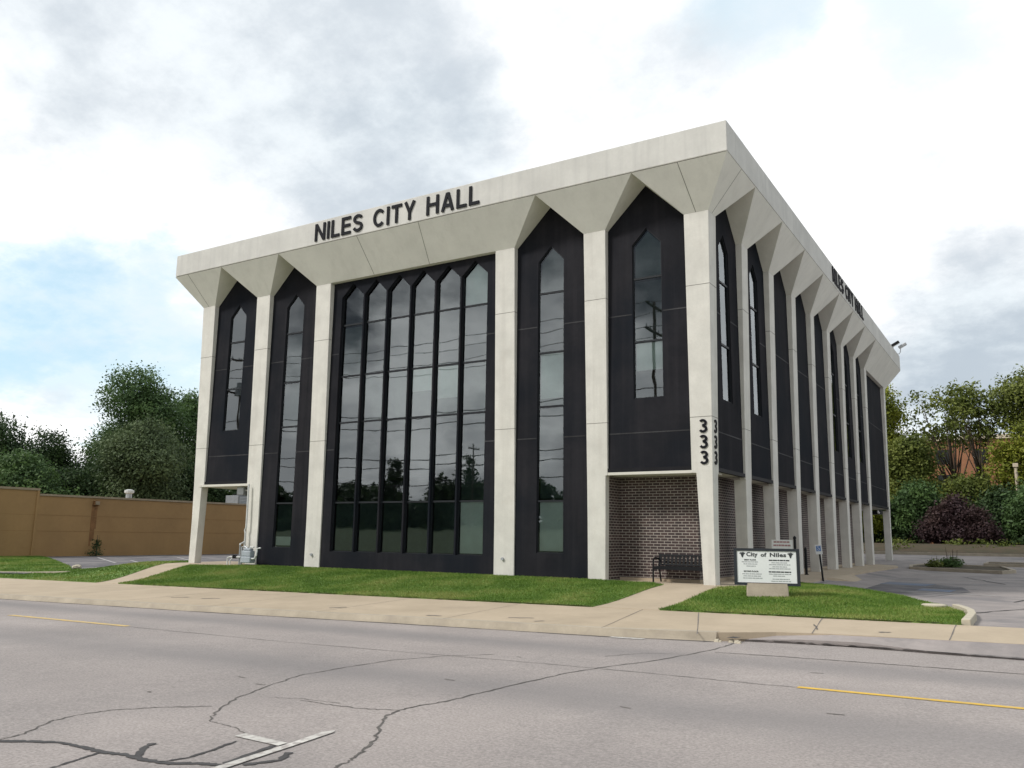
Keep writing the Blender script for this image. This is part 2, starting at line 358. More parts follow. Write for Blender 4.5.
def leaf_mat(name, c1, c2, c3, lo=.32, hi=.68):
    m = bpy.data.materials.new(name); m.use_nodes = True; t = m.node_tree; P = t.nodes['Principled BSDF']; nn = t.nodes.new; lk = t.links.new
    g = nn('ShaderNodeNewGeometry')
    n = nn('ShaderNodeTexNoise'); lk(g.outputs['Position'], n.inputs['Vector']); n.inputs['Scale'].default_value = .55; n.inputs['Detail'].default_value = 4
    r = nn('ShaderNodeValToRGB'); e = r.color_ramp.elements; e[0].position = lo; e[0].color = (*c1, 1); e[1].position = hi; e[1].color = (*c3, 1)
    x = e.new(.5); x.color = (*c2, 1)
    ad = nn('ShaderNodeMath'); ad.operation = 'MULTIPLY_ADD'; lk(g.outputs['Random Per Island'], ad.inputs[0]); ad.inputs[1].default_value = .2
    sb = nn('ShaderNodeMath'); sb.operation = 'SUBTRACT'; lk(n.outputs['Fac'], sb.inputs[0]); sb.inputs[1].default_value = .10
    lk(sb.outputs[0], ad.inputs[2]); lk(ad.outputs[0], r.inputs[0]); lk(r.outputs[0], P.inputs['Base Color'])
    P.inputs['Roughness'].default_value = .6; P.inputs['Specular IOR Level'].default_value = .25
    tl = nn('ShaderNodeBsdfTranslucent'); lk(r.outputs[0], tl.inputs[0]); mx = nn('ShaderNodeMixShader'); mx.inputs[0].default_value = .28
    lk(P.outputs[0], mx.inputs[1]); lk(tl.outputs[0], mx.inputs[2]); lk(mx.outputs[0], t.nodes['Material Output'].inputs[0])
    return m
leaf_green = leaf_mat('leaf_green', (0.051, 0.094, 0.035), (0.075, 0.133, 0.043), (0.109, 0.181, 0.055))
leaf_dark = leaf_mat('leaf_dark', (0.027, 0.051, 0.021), (0.042, 0.075, 0.027), (0.069, 0.114, 0.036))
leaf_grey = leaf_mat('leaf_greygreen', (0.063, 0.092, 0.042), (0.087, 0.123, 0.053), (0.119, 0.161, 0.070))
leaf_yellow = leaf_mat('leaf_yellowgreen', (0.102, 0.126, 0.017), (0.168, 0.198, 0.022), (0.252, 0.270, 0.034))
leaf_mid = leaf_mat('leaf_midgreen', (0.078, 0.104, 0.023), (0.124, 0.153, 0.031), (0.189, 0.215, 0.049))
leaf_purple = leaf_mat('leaf_purple', (0.034, 0.020, 0.024), (0.054, 0.031, 0.034), (0.078, 0.048, 0.044))
grass_m = leaf_mat('grass_blade', (.09, .165, .024), (.14, .24, .036), (.27, .30, .085), .38, .66)

# ------------------------------------------------------------------ ground heights
def sm(t): t = np.clip(t, 0, 1); return t*t*(3-2*t)
def zlot(y): y = np.asarray(y, float); return np.where(y < 20, -.25+.004*y, -.17+.026*(np.minimum(y, 39.3)-20))
def H(x, y):
    x = np.asarray(x, float); y = np.asarray(y, float)
    f = -.27+.0108*np.clip(x, -60, 40)
    t = sm((y+4.95)/4.7)
    zb = -.03+0*x
    zl = np.where(y > 25, zlot(y)*sm((y-25)/14)+(-.35)*(1-sm((y-25)/14)), -.35)
    a = sm((-21.6-x)/2.4); zb = zb*(1-a)+zl*a
    wy = sm((y-1.5)/1.9); b = sm((x-(2.4-1.5*wy))/(2.4-1.6*wy)); zb = zb*(1-b)+zlot(y)*b
    zr = zlot(y); c = sm((y-25)/7)
    zb = np.where((x > -22), zb*(1-c)+zr*c, zb)
    z = f*(1-t)+zb*t
    bank = sm((y-39.6)/6.5)*.62
    return z+np.where(x > -30, bank, bank*sm((x+60)/30))
def Hw(x, y): return -.27+.0108*np.clip(np.asarray(x, float), -60, 40)-.028*(np.clip(-4.95-np.asarray(y, float), 0, 4))
def Hr(x, y): return -.475+.0108*np.clip(np.asarray(x, float), -60, 40)+0*np.asarray(y, float)
def sheet(name, poly, hf, off, m, step=1.2, skirt=.0, kind='structure', parent=None):
    b = bmesh.new()
    tri = tessellate_polygon([[Vector((x, y, 0)) for x, y in poly]])
    vs = [b.verts.new((x, y, 0)) for x, y in poly]
    for t in tri:
        try: b.faces.new([vs[i] for i in t])
        except ValueError: pass
    xs = [q[0] for q in poly]; ys = [q[1] for q in poly]
    if step:
        for ax, lo, hi in ((0, min(xs), max(xs)), (1, min(ys), max(ys))):
            k = math.ceil(lo/step)*step
            while k < hi:
                if k > lo:
                    co = Vector((k, 0, 0)) if ax == 0 else Vector((0, k, 0)); no = Vector((1, 0, 0)) if ax == 0 else Vector((0, 1, 0))
                    bmesh.ops.bisect_plane(b, geom=b.verts[:]+b.edges[:]+b.faces[:], plane_co=co, plane_no=no, dist=1e-5)
                k += step
    for v in b.verts: v.co.z = float(hf(v.co.x, v.co.y))+off
    bmesh.ops.recalc_face_normals(b, faces=b.faces)
    if b.faces and sum(f.normal.z for f in b.faces) < 0: bmesh.ops.reverse_faces(b, faces=b.faces)
    if skirt:
        ed = [e for e in b.edges if e.is_boundary]
        r = bmesh.ops.extrude_edge_only(b, edges=ed)
        for v in r['geom']:
            if isinstance(v, bmesh.types.BMVert): v.co.z -= skirt
    me = bpy.data.meshes.new(name); b.to_mesh(me); b.free(); me.materials.append(m)
    o = bpy.data.objects.new(name, me); COL.objects.link(o)
    if parent: o.parent = parent
    return tag(o, kind=kind)
def ribbon(name, pts, width, hf, off, m, kind='structure', jit=.0, sub=4):
    """thin strip along a polyline: cracks, tar lines, painted lines"""
    P = [Vector((x, y)) for x, y in pts]
    Q = []
    for i in range(len(P)-1):
        for k in range(sub):
            q = P[i].lerp(P[i+1], k/sub)
            if k and jit: q = q+Vector((random.uniform(-jit, jit), random.uniform(-jit, jit)))
            Q.append(q)
    Q.append(P[-1]); vs = []; fs = []; n = len(Q)
    for i, q in enumerate(Q):
        t = (Q[min(i+1, n-1)]-Q[max(i-1, 0)]).normalized(); nr = Vector((-t.y, t.x))
        w = width if not isinstance(width, (list, tuple)) else width[0]+(width[1]-width[0])*i/(n-1)
        if jit: w *= random.uniform(.55, 1.45)
        for s in (-.5, .5):
            a = q+nr*w*s; vs.append((a.x, a.y, float(hf(a.x, a.y))+off))
    fs = [(2*i, 2*i+1, 2*i+3, 2*i+2) for i in range(n-1)]
    o = MB().add(vs, fs).build(name, m); 
    return tag(o, kind=kind)

# base ground: one sheet to the horizon, a little under every other surface
def gh(x, y):
    z = H(x, y)-.10
    z = np.where(np.asarray(y) < -4.9, H(x, y)-.38, z)
    return z
xs = sorted(set(list(np.arange(-80, 61, 2.0))+[-2500, -900, -300, -150, 120, 250, 800, 2500]))
ys = sorted(set(list(np.arange(-30, 62, 1.5))+[-2500, -900, -300, -150, -80, -50, 80, 120, 250, 800, 2500]))
gv = []; gf = []
for y in ys:
    for x in xs:
        z = float(gh(x, y))
        if y < -19.2: z = -.42+.0108*max(-60, min(40, x))+min(3.3, max(0, (-26-y)*.075))
        gv.append((x, y, z))
nx = len(xs)
for j in range(len(ys)-1):
    for i in range(nx-1): gf.append((j*nx+i, j*nx+i+1, (j+1)*nx+i+1, (j+1)*nx+i))
tag(MB().add(gv, gf).build('ground', earth_m, smooth=True), kind='structure')

# road, sidewalk, kerbs
KL = [(-150, -11.5), (-40, -9.35), (-16.3, -8.72), (-8.7, -8.45), (-3.5, -8.1), (.6, -7.92), (2.4, -7.6), (3.2, -7.15), (4.0, -6.98), (5, -6.95), (6.5, -6.9), (10, -6.85), (150, -6.8)]
sheet('road', [(-150, -19.0), (150, -19.0)]+[(x, y+.25) for x, y in KL[::-1]], Hr, 0, road_m, step=6)
sheet('pavement', KL+[(150, -4.95), (-150, -4.95)], Hw, 0, walk_m, step=4, skirt=.25)
sheet('pavement', [(-150, -19.0), (-150, -21.6), (150, -21.6), (150, -19.0)], Hr, .13, walk_m, step=8, skirt=.2)
# worn kerb nose along the near side of the pavement
kp = [q for q in KL if -45 < q[0] < 3.0]
vs = []; fs = []
for i, (x, y) in enumerate(kp):
    z = float(Hw(x, y)); zr = float(Hr(x, y))
    h = 1.0 if x < 2 else .35
    vs += [(x, y+.16, z+.006), (x, y-.01, z+.004), (x, y-.05, zr+(z-zr)*.35*h), (x, y-.09, zr-.05)]
for i in range(len(kp)-1):
    for k in range(3): fs.append((4*i+k, 4*i+k+1, 4*i+5+k, 4*i+4+k))
tag(MB().add(vs, fs).build('kerb', kerb_m), kind='structure')
ribbon('gutter_stain', [(-45, -9.55), (-16.3, -8.84), (-8.7, -8.57), (-3.5, -8.22), (.6, -8.03), (2.4, -7.72)], .05, Hr, .006, crack2_m, jit=.012, sub=14)
# asphalt apron between pavement and road at the driveway
def Ha(x, y): return Hr(x, y)+.02+.13*np.clip((np.asarray(y)+7.42)/.5, 0, 1)
sheet('driveway_apron', [(2.6, -7.42), (3.6, -7.25), (4.45, -7.22), (5.4, -7.38), (6.5, -7.46), (30, -7.6), (30, -6.8), (10, -6.83), (6.5, -6.88), (5, -6.93), (4.0, -6.96), (3.2, -7.13)], Ha, 0, lot_m, step=.5, skirt=.06)
for pts in ([(2.2, -7.95), (1.2, -5.0)], [(3.72, -7.05), (3.45, -4.97)], [(5.6, -6.93), (5.55, -4.97)], [(.55, -7.9), (.05, -4.97)], [(-2.6, -8.0), (-2.75, -4.97)], [(-5.6, -8.2), (-5.7, -4.97)], [(-8.6, -8.4), (-8.6, -4.97)], [(-11.6, -8.5), (-11.5, -4.97)], [(-14.6, -8.6), (-14.5, -4.97)], [(8.6, -6.9), (8.6, -4.97)]):
    ribbon('pavement_joint', pts, .014, Hw, .004, pit_m, jit=.005)
ribbon('pavement_crack', [(3.70, -6.6), (3.62, -6.25), (3.50, -5.9)], .025, Hw, .005, crack2_m, jit=.012)
for a, b in (((-11.3, -7.3), (-10.9, -7.1)), ((-10.3, -7.2), (-9.9, -7.0)), ((-1.6, -7.35), (-1.15, -7.2)), ((-.9, -7.6), (-.75, -7.5)), ((-5.9, -7.5), (-5.7, -7.2)), ((-3.2, -7.7), (-2.9, -7.65)), ((4.6, -6.5), (4.75, -6.4))):
    ribbon('pavement_stain', [a, b], .07, Hw, .005, pit_m, jit=.03)

# road cracks and tar
crA = [(2.71, -7.43), (2.7, -8.62), (2.59, -9.35), (2.39, -10.3), (2.14, -10.99), (1.93, -11.89), (1.85, -13.07), (1.8, -13.91), (1.69, -14.45), (1.76, -14.83), (2.15, -15.38), (2.36, -15.72), (2.51, -16.05), (2.6, -16.35), (2.75, -17.2)]
crB = [(.65, -15.8), (.37, -15.52), (-.02, -14.96), (-.24, -14.42), (-.54, -13.59), (-.53, -12.94), (-.47, -12.07), (-.16, -11.4), (.35, -10.83)]
for pts, w in ((crA, .022), (crB, .016), ([(.65, -15.8), (1.01, -15.84), (1.26, -15.95)], .008), ([(-.17, -17.11), (-.21, -16.89), (-.49, -16.53), (-.55, -16.27), (-.5, -15.97), (-.24, -15.64), (.12, -15.35)], .016),
               ([(.59, -14.69), (.97, -14.69), (1.34, -14.68), (1.69, -14.56)], .014), ([(.21, -14.75), (.51, -14.62), (1.02, -14.6)], .008), ([(2.59, -9.35), (2.0, -9.6), (1.7, -10.2)], .012)):
    ribbon('road_crack', pts, w, Hr, .004, crack2_m, jit=.018 if w > .01 else .012, sub=9)
for pts, w in (([(-.3, -17.2), (-.1, -17.14), (.09, -17.02), (.31, -16.92), (.62, -16.91), (.89, -16.92), (1.06, -16.88), (1.33, -16.9), (1.55, -16.86), (1.72, -16.75), (1.89, -16.7)], .055), ([(1.18, -16.86), (1.01, -16.69), (.93, -16.56)], .05),
               ([(1.46, -16.88), (1.52, -16.68), (1.48, -16.43), (1.41, -16.17)], .028), ([(1.89, -16.72), (1.83, -16.45), (1.76, -16.12)], .05), ([(2.0, -16.62), (2.12, -16.4), (2.01, -16.2)], .05), ([(.98, -17.38), (.92, -17.16), (.86, -16.94)], .022)):
    ribbon('tar_line', pts, w, Hr, .005, crack_m, jit=.007, sub=7)
ribbon('road_seam', [(2.6, -7.43), (3.6, -7.28), (4.45, -7.25), (5.4, -7.40), (6.5, -7.48), (30, -7.7)], .045, Hr, .032, crack_m, jit=.006, sub=12)
ribbon('road_seam', [(2.81, -8.95), (3.69, -8.89), (4.71, -8.88), (5.64, -8.88), (30, -8.9)], .03, Hr, .004, crack2_m, jit=.012, sub=14)
ribbon('road_seam', [(-6.9, -11.32), (-3, -11.4), (1, -11.25), (2.65, -11.24), (4.09, -11.31), (4.48, -11.28)], .014, Hr, .004, crack2_m, jit=.012, sub=12)
for k in range(12):
    x, y = random.uniform(-12, 6), random.uniform(-15.5, -8.6); 
    ribbon('road_pit', [(x, y), (x+random.uniform(.05, .16), y+random.uniform(-.04, .04))], .025, Hr, .004, pit_m, jit=.012)
# painted markings
ribbon('lane_marking', [(-11.1, -11.22), (-7.15, -11.27)], .14, Hr, .005, paint_yf)
ribbon('lane_marking', [(-60, -11.3), (-20.3, -11.25)], .10, Hr, .005, paint_yf)
ribbon('lane_marking', [(4.48, -11.28), (7.5, -11.36), (13, -11.4)], .10, Hr, .005, paint_y)
MBm = MB()
T1 = [(2.00, -16.9), (1.91, -16.9), (1.82, -16.01), (1.755, -15.60), (1.80, -15.50), (1.84, -15.56), (1.90, -16.02)]
sheet('parking_bracket', T1, Hr, .009, paint_w, step=0)
sheet('parking_bracket', [(1.27, -16.07), (1.27, -15.96), (1.79, -16.01), (1.80, -16.11)], Hr, .007, paint_w, step=0)
sheet('road_patch', [(.78, -8.12), (1.34, -8.11), (1.36, -7.95), (.78, -7.98)], Hr, .008, paint_w, step=0)
# broken kerb corner
o = MB()
for k in range(5):
    x, y = 2.55+random.uniform(-.3, .35), -7.62+random.uniform(-.14, .12); s = random.uniform(.025, .05); z = float(Hr(x, y))
    o.hexa([(x-s, y-s, z-.02), (x+s, y-s*.8, z-.02), (x+s*.9, y+s, z-.02), (x-s, y+s*.8, z-.02)], [(x-s*.6, y-s*.5, z+s), (x+s*.5, y-s*.6, z+s*.8), (x+s*.6, y+s*.5, z+s*1.1), (x-s*.6, y+s*.6, z+s*.7)])
tag(o.build('kerb_rubble', disc_m), kind='structure')
sheet('kerb_hole', [(2.58, -7.70), (2.72, -7.72), (2.76, -7.52), (2.62, -7.5)], Hr, .075, crack_m, step=0)

# lawns, walks, lots
LAWN = [(-16.95, -4.95), (-1.05, -4.95), (-1.25, -.6), (-1.7, -.2), (-3.2, .0), (-3.3, .25), (-17.2, .25), (-17.3, -.55), (-18.9, -.9)]
LAWN_R = [(.4, -4.95), (5.62, -4.95), (5.58, -3.2), (5.42, -1.7), (5.0, -.2), (4.5, .77), (3.26, 2.88), (1.12, 3.5), (1.0, 1.5), (.7, .2), (.3, -.5), (.2, -.75)]
LAWN_L = [(-18.05, -4.95), (-20.55, -.7), (-21.05, 1.2), (-22, 1.9), (-23.5, 1.0), (-24.6, -.8), (-25.1, -1.5), (-28.2, .2), (-38, 5), (-41, 6.2), (-60, 6.2), (-60, -4.95)]
lz = (LAWN, LAWN_R, LAWN_L)
for q in lz: sheet('lawn', q, H, .02, soil_m, step=.7, skirt=.08)
sheet('footpath', [(-18.05, -4.95), (-16.95, -4.95), (-18.9, -.9), (-17.3, -.55), (-17.2, 2.6), (-21.1, 2.6), (-20.55, -.7)], H, .005, walk_m, step=.7, skirt=.1)
sheet('footpath', [(-1.05, -4.95), (.4, -4.95), (.2, -.75), (-1.25, -.6)], H, .006, walk_m, step=.7, skirt=.1)
def Hp(x, y): return np.minimum(np.where(np.asarray(y) < 0, H(x, y)+.006, -.025+0*np.asarray(x)), -.02)
sheet('forecourt', [(-1.25, -.6), (.2, -.75), (.3, -.5), (.7, .2), (1.0, 1.5), (1.08, 3.5), (1.08, 7.2), (1.12, 16), (1.2, 22.5), (.9, 24.2), (.1, 25.2), (-.9, 25.4), (-3.4, 25.4), (-3.4, .05), (-1.7, -.2)], Hp, 0, walk_m, step=.8, skirt=.4)
sheet('kerb_ramp', [(1.07, 7.3), (1.95, 9.3), (1.75, 9.9), (1.1, 11.2)], lambda x, y: -.03-.20*sm((np.asarray(x)-1.05)/.9), .004, walk_m, step=.3, skirt=.2)
for y in (3.0, 4.6, 6.2, 7.8, 9.4, 11.0, 12.6, 14.2, 16, 18, 20): ribbon('pavement_joint', [(-.8, y), (1.05, y)], .015, Hp, .004, crack2_m)
sheet('parking_lot', [(1.05, 3.58), (1.1, 22), (.5, 25.2), (-3.6, 25.4), (-3.6, 33), (-20.5, 33), (-60, 33), (-60, 39.4), (90, 39.4), (90, -4.95), (5.62, -4.95), (5.55, -2.0), (5.1, -.2), (4.58, .87), (3.3, 2.95)], H, -.04, lot_m, step=1.2)
sheet('parking_lot', [(-21.0, 2.5), (-22, 1.9), (-23.5, 1.0), (-24.6, -.8), (-25.1, -1.5), (-28.2, .2), (-38, 5), (-41.2, 6.2), (-41.2, 33), (-20.5, 33), (-20.5, 2.5)], H, -.02, lot_dark, step=2.4)
sheet('asphalt_patch', [(2.1, 4.9), (4.3, 3.6), (5.1, 6.5), (4.7, 9.2), (3.4, 10.6), (2.05, 10.2), (1.2, 7.2), (1.15, 4.2)], H, -.034, lot_dark, step=1)
for pts in ([(2.0, 8.9), (5.2, 8.3)], [(1.75, 11.7), (5.2, 11.0)], [(1.6, 14.6), (5.4, 13.8)], [(3.4, 5.6), (5.9, 5.2)], [(1.5, 17.5), (5.4, 16.6)]):
    ribbon('parking_marking', pts, .11, H, -.028, paint_f)
sheet('parking_marking', [(2.3, 9.2), (3.7, 8.95), (3.9, 10.4), (2.4, 10.9)], H, -.029, paint_b, step=0)
sheet('parking_marking', [(3.7, 6.3), (4.6, 6.1), (4.7, 7.2), (3.8, 7.4)], H, -.029, paint_b, step=0)
for pts in ([(-38, 7.8), (-30, 3.6)], [(-36, 11.5), (-27.5, 6.5)], [(-33, 6.4), (-25.5, 2.4)]): ribbon('parking_marking', pts, .12, H, -.012, paint_f)
for pts in ([(6.2, 3), (7.6, 9), (6.9, 14)], [(5.8, 12), (4.2, 17), (6.5, 19)], [(5.6, -1), (7.2, 2.5), (9, 3)]): ribbon('lot_crack', pts, .05, H, -.03, crack_m, jit=.05, sub=10)
# kerb that ends the sign lawn, far kerbs, island kerbs
def kerb_run(name, pts, w, h0, h1, hf, m):
    P = [Vector(q) for q in pts]; vs = []; fs = []
    for i, q in enumerate(P):
        t = (P[min(i+1, len(P)-1)]-P[max(i-1, 0)]).normalized(); nr = Vector((-t.y, t.x)); z = float(hf(q.x, q.y))
        for s, h in ((-.5, h0), (-.42, h1), (.42, h1), (.5, h0)): a = q+nr*w*s; vs.append((a.x, a.y, z+h))
    for i in range(len(P)-1):
        for k in range(3): fs.append((4*i+k, 4*i+k+1, 4*i+5+k, 4*i+4+k))
    fs += [(0, 1, 2, 3), tuple(4*len(P)-4+k for k in (3, 2, 1, 0))]
    return tag(MB().add(vs, fs).build(name, m, bevel=.012), kind='structure')
kerb_run('kerb', [(5.22, -.45), (5.42, -1.1), (5.58, -1.9), (5.67, -3.0), (5.69, -4.9)], .16, -.22, .09, H, disc_m)
kerb_run('kerb', [(5.2, -.4), (4.95, .1), (4.5, .95), (3.3, 3.0), (2.2, 3.4), (1.12, 3.65)], .16, -.2, .005, H, kerb_m)
kerb_run('kerb', [(-60, 39.4), (-20, 39.4), (0, 39.4), (12, 39.5), (90, 39.5)], .25, -.2, .12, H, kerb_m)
kerb_run('kerb', [(-27.5, -3.6), (-25, -3.1), (-23.2, -2.75)], .22, -.2, .06, H, kerb_m)
ribbon('dark_strip', [(-27.5, -3.95), (-24.6, -3.4)], .35, H, .05, lot_dark)  # dark strip beside the low kerb
for nm, isl in (('a', [(1.75, 22.3), (5.45, 21.0), (5.85, 22.0), (5.3, 25.0), (2.0, 25.6), (1.6, 24.0)]), ('b', [(4.5, 27.3), (10, 26.6), (10, 29), (4.6, 29)])):
    sheet('traffic_island', isl, H, .05, mulch_m, step=1, skirt=.2)
    kerb_run('kerb', isl+[isl[0], isl[1]], .2, -.2, .10, H, kerb_m)
sheet('mulch_bank', [(-14, 39.5), (60, 39.5), (60, 49), (-14, 49)], H, .03, mulch_m, step=2)

# dark soil strips along lawn edges, added to deepen the ground contact
ribbon('contact_soil_edge', [(-17.2, .05), (-13.5, .06), (-10, .05), (-6.5, .07), (-3.3, .03)], .26, H, .026, mulch_m, jit=.05, sub=22)
ribbon('contact_soil_edge', [(-16.95, -4.93), (-12, -4.95), (-7, -4.94), (-1.1, -4.95)], .05, H, .024, mulch_m, jit=.018, sub=40)
ribbon('contact_soil_edge', [(.4, -4.94), (3, -4.95), (5.6, -4.94)], .045, H, .024, mulch_m, jit=.018, sub=40)

# ------------------------------------------------------------------ city hall
zC, zB, zT, o_ = 9.8265, 10.9827, 11.8552, .8019
cw, Wd, sb, wl, cs = .6958, 7.5965, 3.0409, 6.4646, .5777
b_ = 3.05; P_ = .19; D_ = .60
FR = {'F': 0, 'E': -b_, 'D': -2*b_, 'C': -2*b_-Wd, 'B': -3*b_-Wd, 'A': -4*b_-Wd}    # right edges
XL = FR['A']-cw; Y2 = 8*sb+wl+cs
hall = empty('city_hall', (-10, 15, 0), 'three-storey city hall of white concrete columns and charcoal panels with tall pointed windows', 'building')
hall.location = (0, 0, 0)
dl = lambda z: .145*min(1, max(0, (zC-z)/(zC-2)))
def secs(fn):
    out = []
    for z, low in ((-.45, 1), (0, 1), (1.5, 1), (2.79, 1), (2.80, 0), (4.5, 0), (7, 0), (zC, 0)): out.append((z,)+fn(z, low, min(1, max(0, z/2.8))))
    return out
lerp = lambda a, b, t: a+(b-a)*t
cols = {
 'A': lambda z, low, t: (XL+dl(z)*.9, lerp(-20.02, -19.93, t) if low else FR['A'], dl(z), .44 if low else .3),
 'B': lambda z, low, t: (lerp(FR['B']-cw+.14, FR['B']-cw+.08, t) if low else FR['B']-cw, FR['B'], dl(z), .44 if low else .3),
 'C': lambda z, low, t: (FR['C']-cw, FR['C'], dl(z), .3),
 'D': lambda z, low, t: (FR['D']-cw+.03*(1-min(1, max(0, z/9.8))), FR['D']+.03*(1-min(1, max(0, z/9.8))), dl(z), .3),
 'E': lambda z, low, t: (FR['E']-cw+.04*(1-min(1, max(0, z/9.8))), lerp(FR['E']-.13, FR['E']-.10, t) if low else FR['E']-dl(z)*.3, dl(z), .40 if low else .3),
 'F': lambda z, low, t: (lerp(-.46, -.57, t) if low else -cw+.02*(1-t), -dl(z), dl(z), lerp(.50, .56, t) if low else .61),
}
def joints(fn, co):
    for z in (7.8, 4.25):
        x0, x1, y0, y1 = fn(z, 0, 1); MB().box(x0-.002, x1+.002, y0-.002, y1+.002, z-.007, z+.007).build('joint', joint_m, co)
for k in 'ABCDEF': joints(cols[k], MB().loft(secs(cols[k])).build('column', concrete, hall, bevel=.012))
def side_col(ya, yb, xin=-.30):
    def fn(z, low, t):
        return (-.485 if low else xin, -dl(z), ya+(.06 if low else 0)*(1-.5*t), lerp(yb-.04, yb+.0, t) if low else yb+.02)
    return fn
for i in range(1, 9): joints(side_col(i*sb, i*sb+cs), MB().loft(secs(side_col(i*sb, i*sb+cs))).build('column', concrete, hall, bevel=.012))
MB().loft(secs(lambda z, low, t: (-.485 if low else -.30, -dl(z), Y2-cs+(.1 if low else 0), Y2-dl(z)))).build('column', concrete, hall, bevel=.012)
for yy in (6.1, 12.2, 18.3, 24.4, Y2-cs): MB().loft([(-.45, XL+.14, XL+.6, yy, yy+cs), (zC, XL, XL+.6, yy, yy+cs)]).build('column', concrete, hall)
# capitals
def cap_front(xa, xb, x1, x2):
    return MB().hexa([(xa, 0, zC), (xb, 0, zC), (xb, D_, zC), (xa, D_, zC)], [(x1, -o_, zB), (x2, -o_, zB), (x2, D_, zB), (x1, D_, zB)])
mid = lambda l, r: (FR[l]+FR[r]-cw)/2
xAB, xBC, xDE, xEF = mid('A', 'B'), mid('B', 'C'), mid('D', 'E'), mid('E', 'F')
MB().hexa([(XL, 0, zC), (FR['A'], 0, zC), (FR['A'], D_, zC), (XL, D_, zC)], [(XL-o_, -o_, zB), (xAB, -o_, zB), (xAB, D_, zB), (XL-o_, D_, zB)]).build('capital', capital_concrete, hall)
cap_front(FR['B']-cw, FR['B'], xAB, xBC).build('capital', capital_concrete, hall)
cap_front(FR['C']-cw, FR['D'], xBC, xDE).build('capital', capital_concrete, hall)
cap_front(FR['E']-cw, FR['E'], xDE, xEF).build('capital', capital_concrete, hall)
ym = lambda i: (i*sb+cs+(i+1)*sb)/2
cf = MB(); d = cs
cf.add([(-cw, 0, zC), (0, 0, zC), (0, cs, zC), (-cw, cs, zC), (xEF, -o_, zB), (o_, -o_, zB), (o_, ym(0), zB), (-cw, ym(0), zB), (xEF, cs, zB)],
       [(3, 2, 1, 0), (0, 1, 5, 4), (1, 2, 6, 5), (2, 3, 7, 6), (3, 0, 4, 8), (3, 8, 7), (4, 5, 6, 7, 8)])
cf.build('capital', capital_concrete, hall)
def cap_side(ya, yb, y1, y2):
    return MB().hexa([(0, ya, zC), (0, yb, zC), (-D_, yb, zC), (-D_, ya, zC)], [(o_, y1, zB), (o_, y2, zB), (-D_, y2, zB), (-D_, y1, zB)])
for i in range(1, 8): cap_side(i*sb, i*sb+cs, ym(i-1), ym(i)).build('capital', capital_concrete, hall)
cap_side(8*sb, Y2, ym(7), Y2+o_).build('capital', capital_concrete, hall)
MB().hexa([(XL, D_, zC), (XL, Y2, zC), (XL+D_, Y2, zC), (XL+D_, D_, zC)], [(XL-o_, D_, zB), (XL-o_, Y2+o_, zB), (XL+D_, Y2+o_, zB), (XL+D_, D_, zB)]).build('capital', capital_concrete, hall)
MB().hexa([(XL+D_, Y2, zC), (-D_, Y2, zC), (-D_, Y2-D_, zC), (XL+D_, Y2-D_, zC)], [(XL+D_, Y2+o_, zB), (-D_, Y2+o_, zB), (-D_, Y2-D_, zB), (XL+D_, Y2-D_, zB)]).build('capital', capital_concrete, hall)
# seams in capitals: thin dark strips that follow the sloping faces
def cseam(q0, q1, nrm, w=.014):
    q0, q1, nrm = Vector(q0), Vector(q1), Vector(nrm).normalized(); s = (q1-q0).cross(nrm).normalized()*w/2; e = nrm*.003
    return [q0-s+e, q0+s+e, q1+s+e, q1-s+e, q0-s-e, q0+s-e, q1+s-e, q1-s-e]
fn_ = (0, -(zB-zC), -o_); sn_ = (zB-zC, 0, -o_)
for xa, xt in ((-.35, -.55), (XL+.33, XL-.05), (-11.7, -11.85), (-9.35, -9.25)):
    MB().add(cseam((xa, 0, zC), (xt, -o_, zB), fn_), [(0, 1, 2, 3), (7, 6, 5, 4), (0, 4, 5, 1), (1, 5, 6, 2), (2, 6, 7, 3), (3, 7, 4, 0)]).build('capital_seam', joint_m, hall)
MB().add(cseam((0, .29, zC), (o_, .45, zB), sn_), [(0, 1, 2, 3), (7, 6, 5, 4), (0, 4, 5, 1), (1, 5, 6, 2), (2, 6, 7, 3), (3, 7, 4, 0)]).build('capital_seam', joint_m, hall)
# fascia, shadow gap, roof
g = MB(); i_ = o_-.035
g.box(XL-i_, i_, -i_, Y2+i_, zB+.001, zB+.035); g.build('shadow_gap', joint_m, hall)
f = MB(); t_ = .3; z0 = zB+.03
ox0, ox1, oy0, oy1 = XL-o_, o_, -o_, Y2+o_
ring = [(ox0, oy0), (ox1, oy0), (ox1, oy1), (ox0, oy1)]; inn = [(ox0+t_, oy0+t_), (ox1-t_, oy0+t_), (ox1-t_, oy1-t_), (ox0+t_, oy1-t_)]
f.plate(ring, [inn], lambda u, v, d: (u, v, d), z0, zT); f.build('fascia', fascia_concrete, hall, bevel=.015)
MB().box(ox0+t_+.002, ox1-t_-.002, oy0+t_+.002, oy1-t_-.002, zB+.04, zT-.25).build('roof', roof_m, hall)
# cores: near-black boxes whose colour imitates unlit rooms behind the glass
MB().box(XL+.45, -.45, .52, Y2-.3, 2.96, zB-.02).build('dark_core', dark_in, hall)
MB().box(-17.3, -3.16, .52, 25.0, -.45, 2.86).build('dark_core', dark_in, hall)
def brickwall(): 
    m = MB(); m.box(-3.155, -.85, 1.0, 24.6, -.4, 2.90); return m
MB().box(-3.30, -3.13, .36, 1.02, -.4, 2.80).build('brick_wall', brick_m, hall)
br = brickwall().build('brick_wall', brick_m, hall)
MB().box(-3.15, -.84, .985, 24.62, -.1, .05).build('plinth', walk_m, hall)
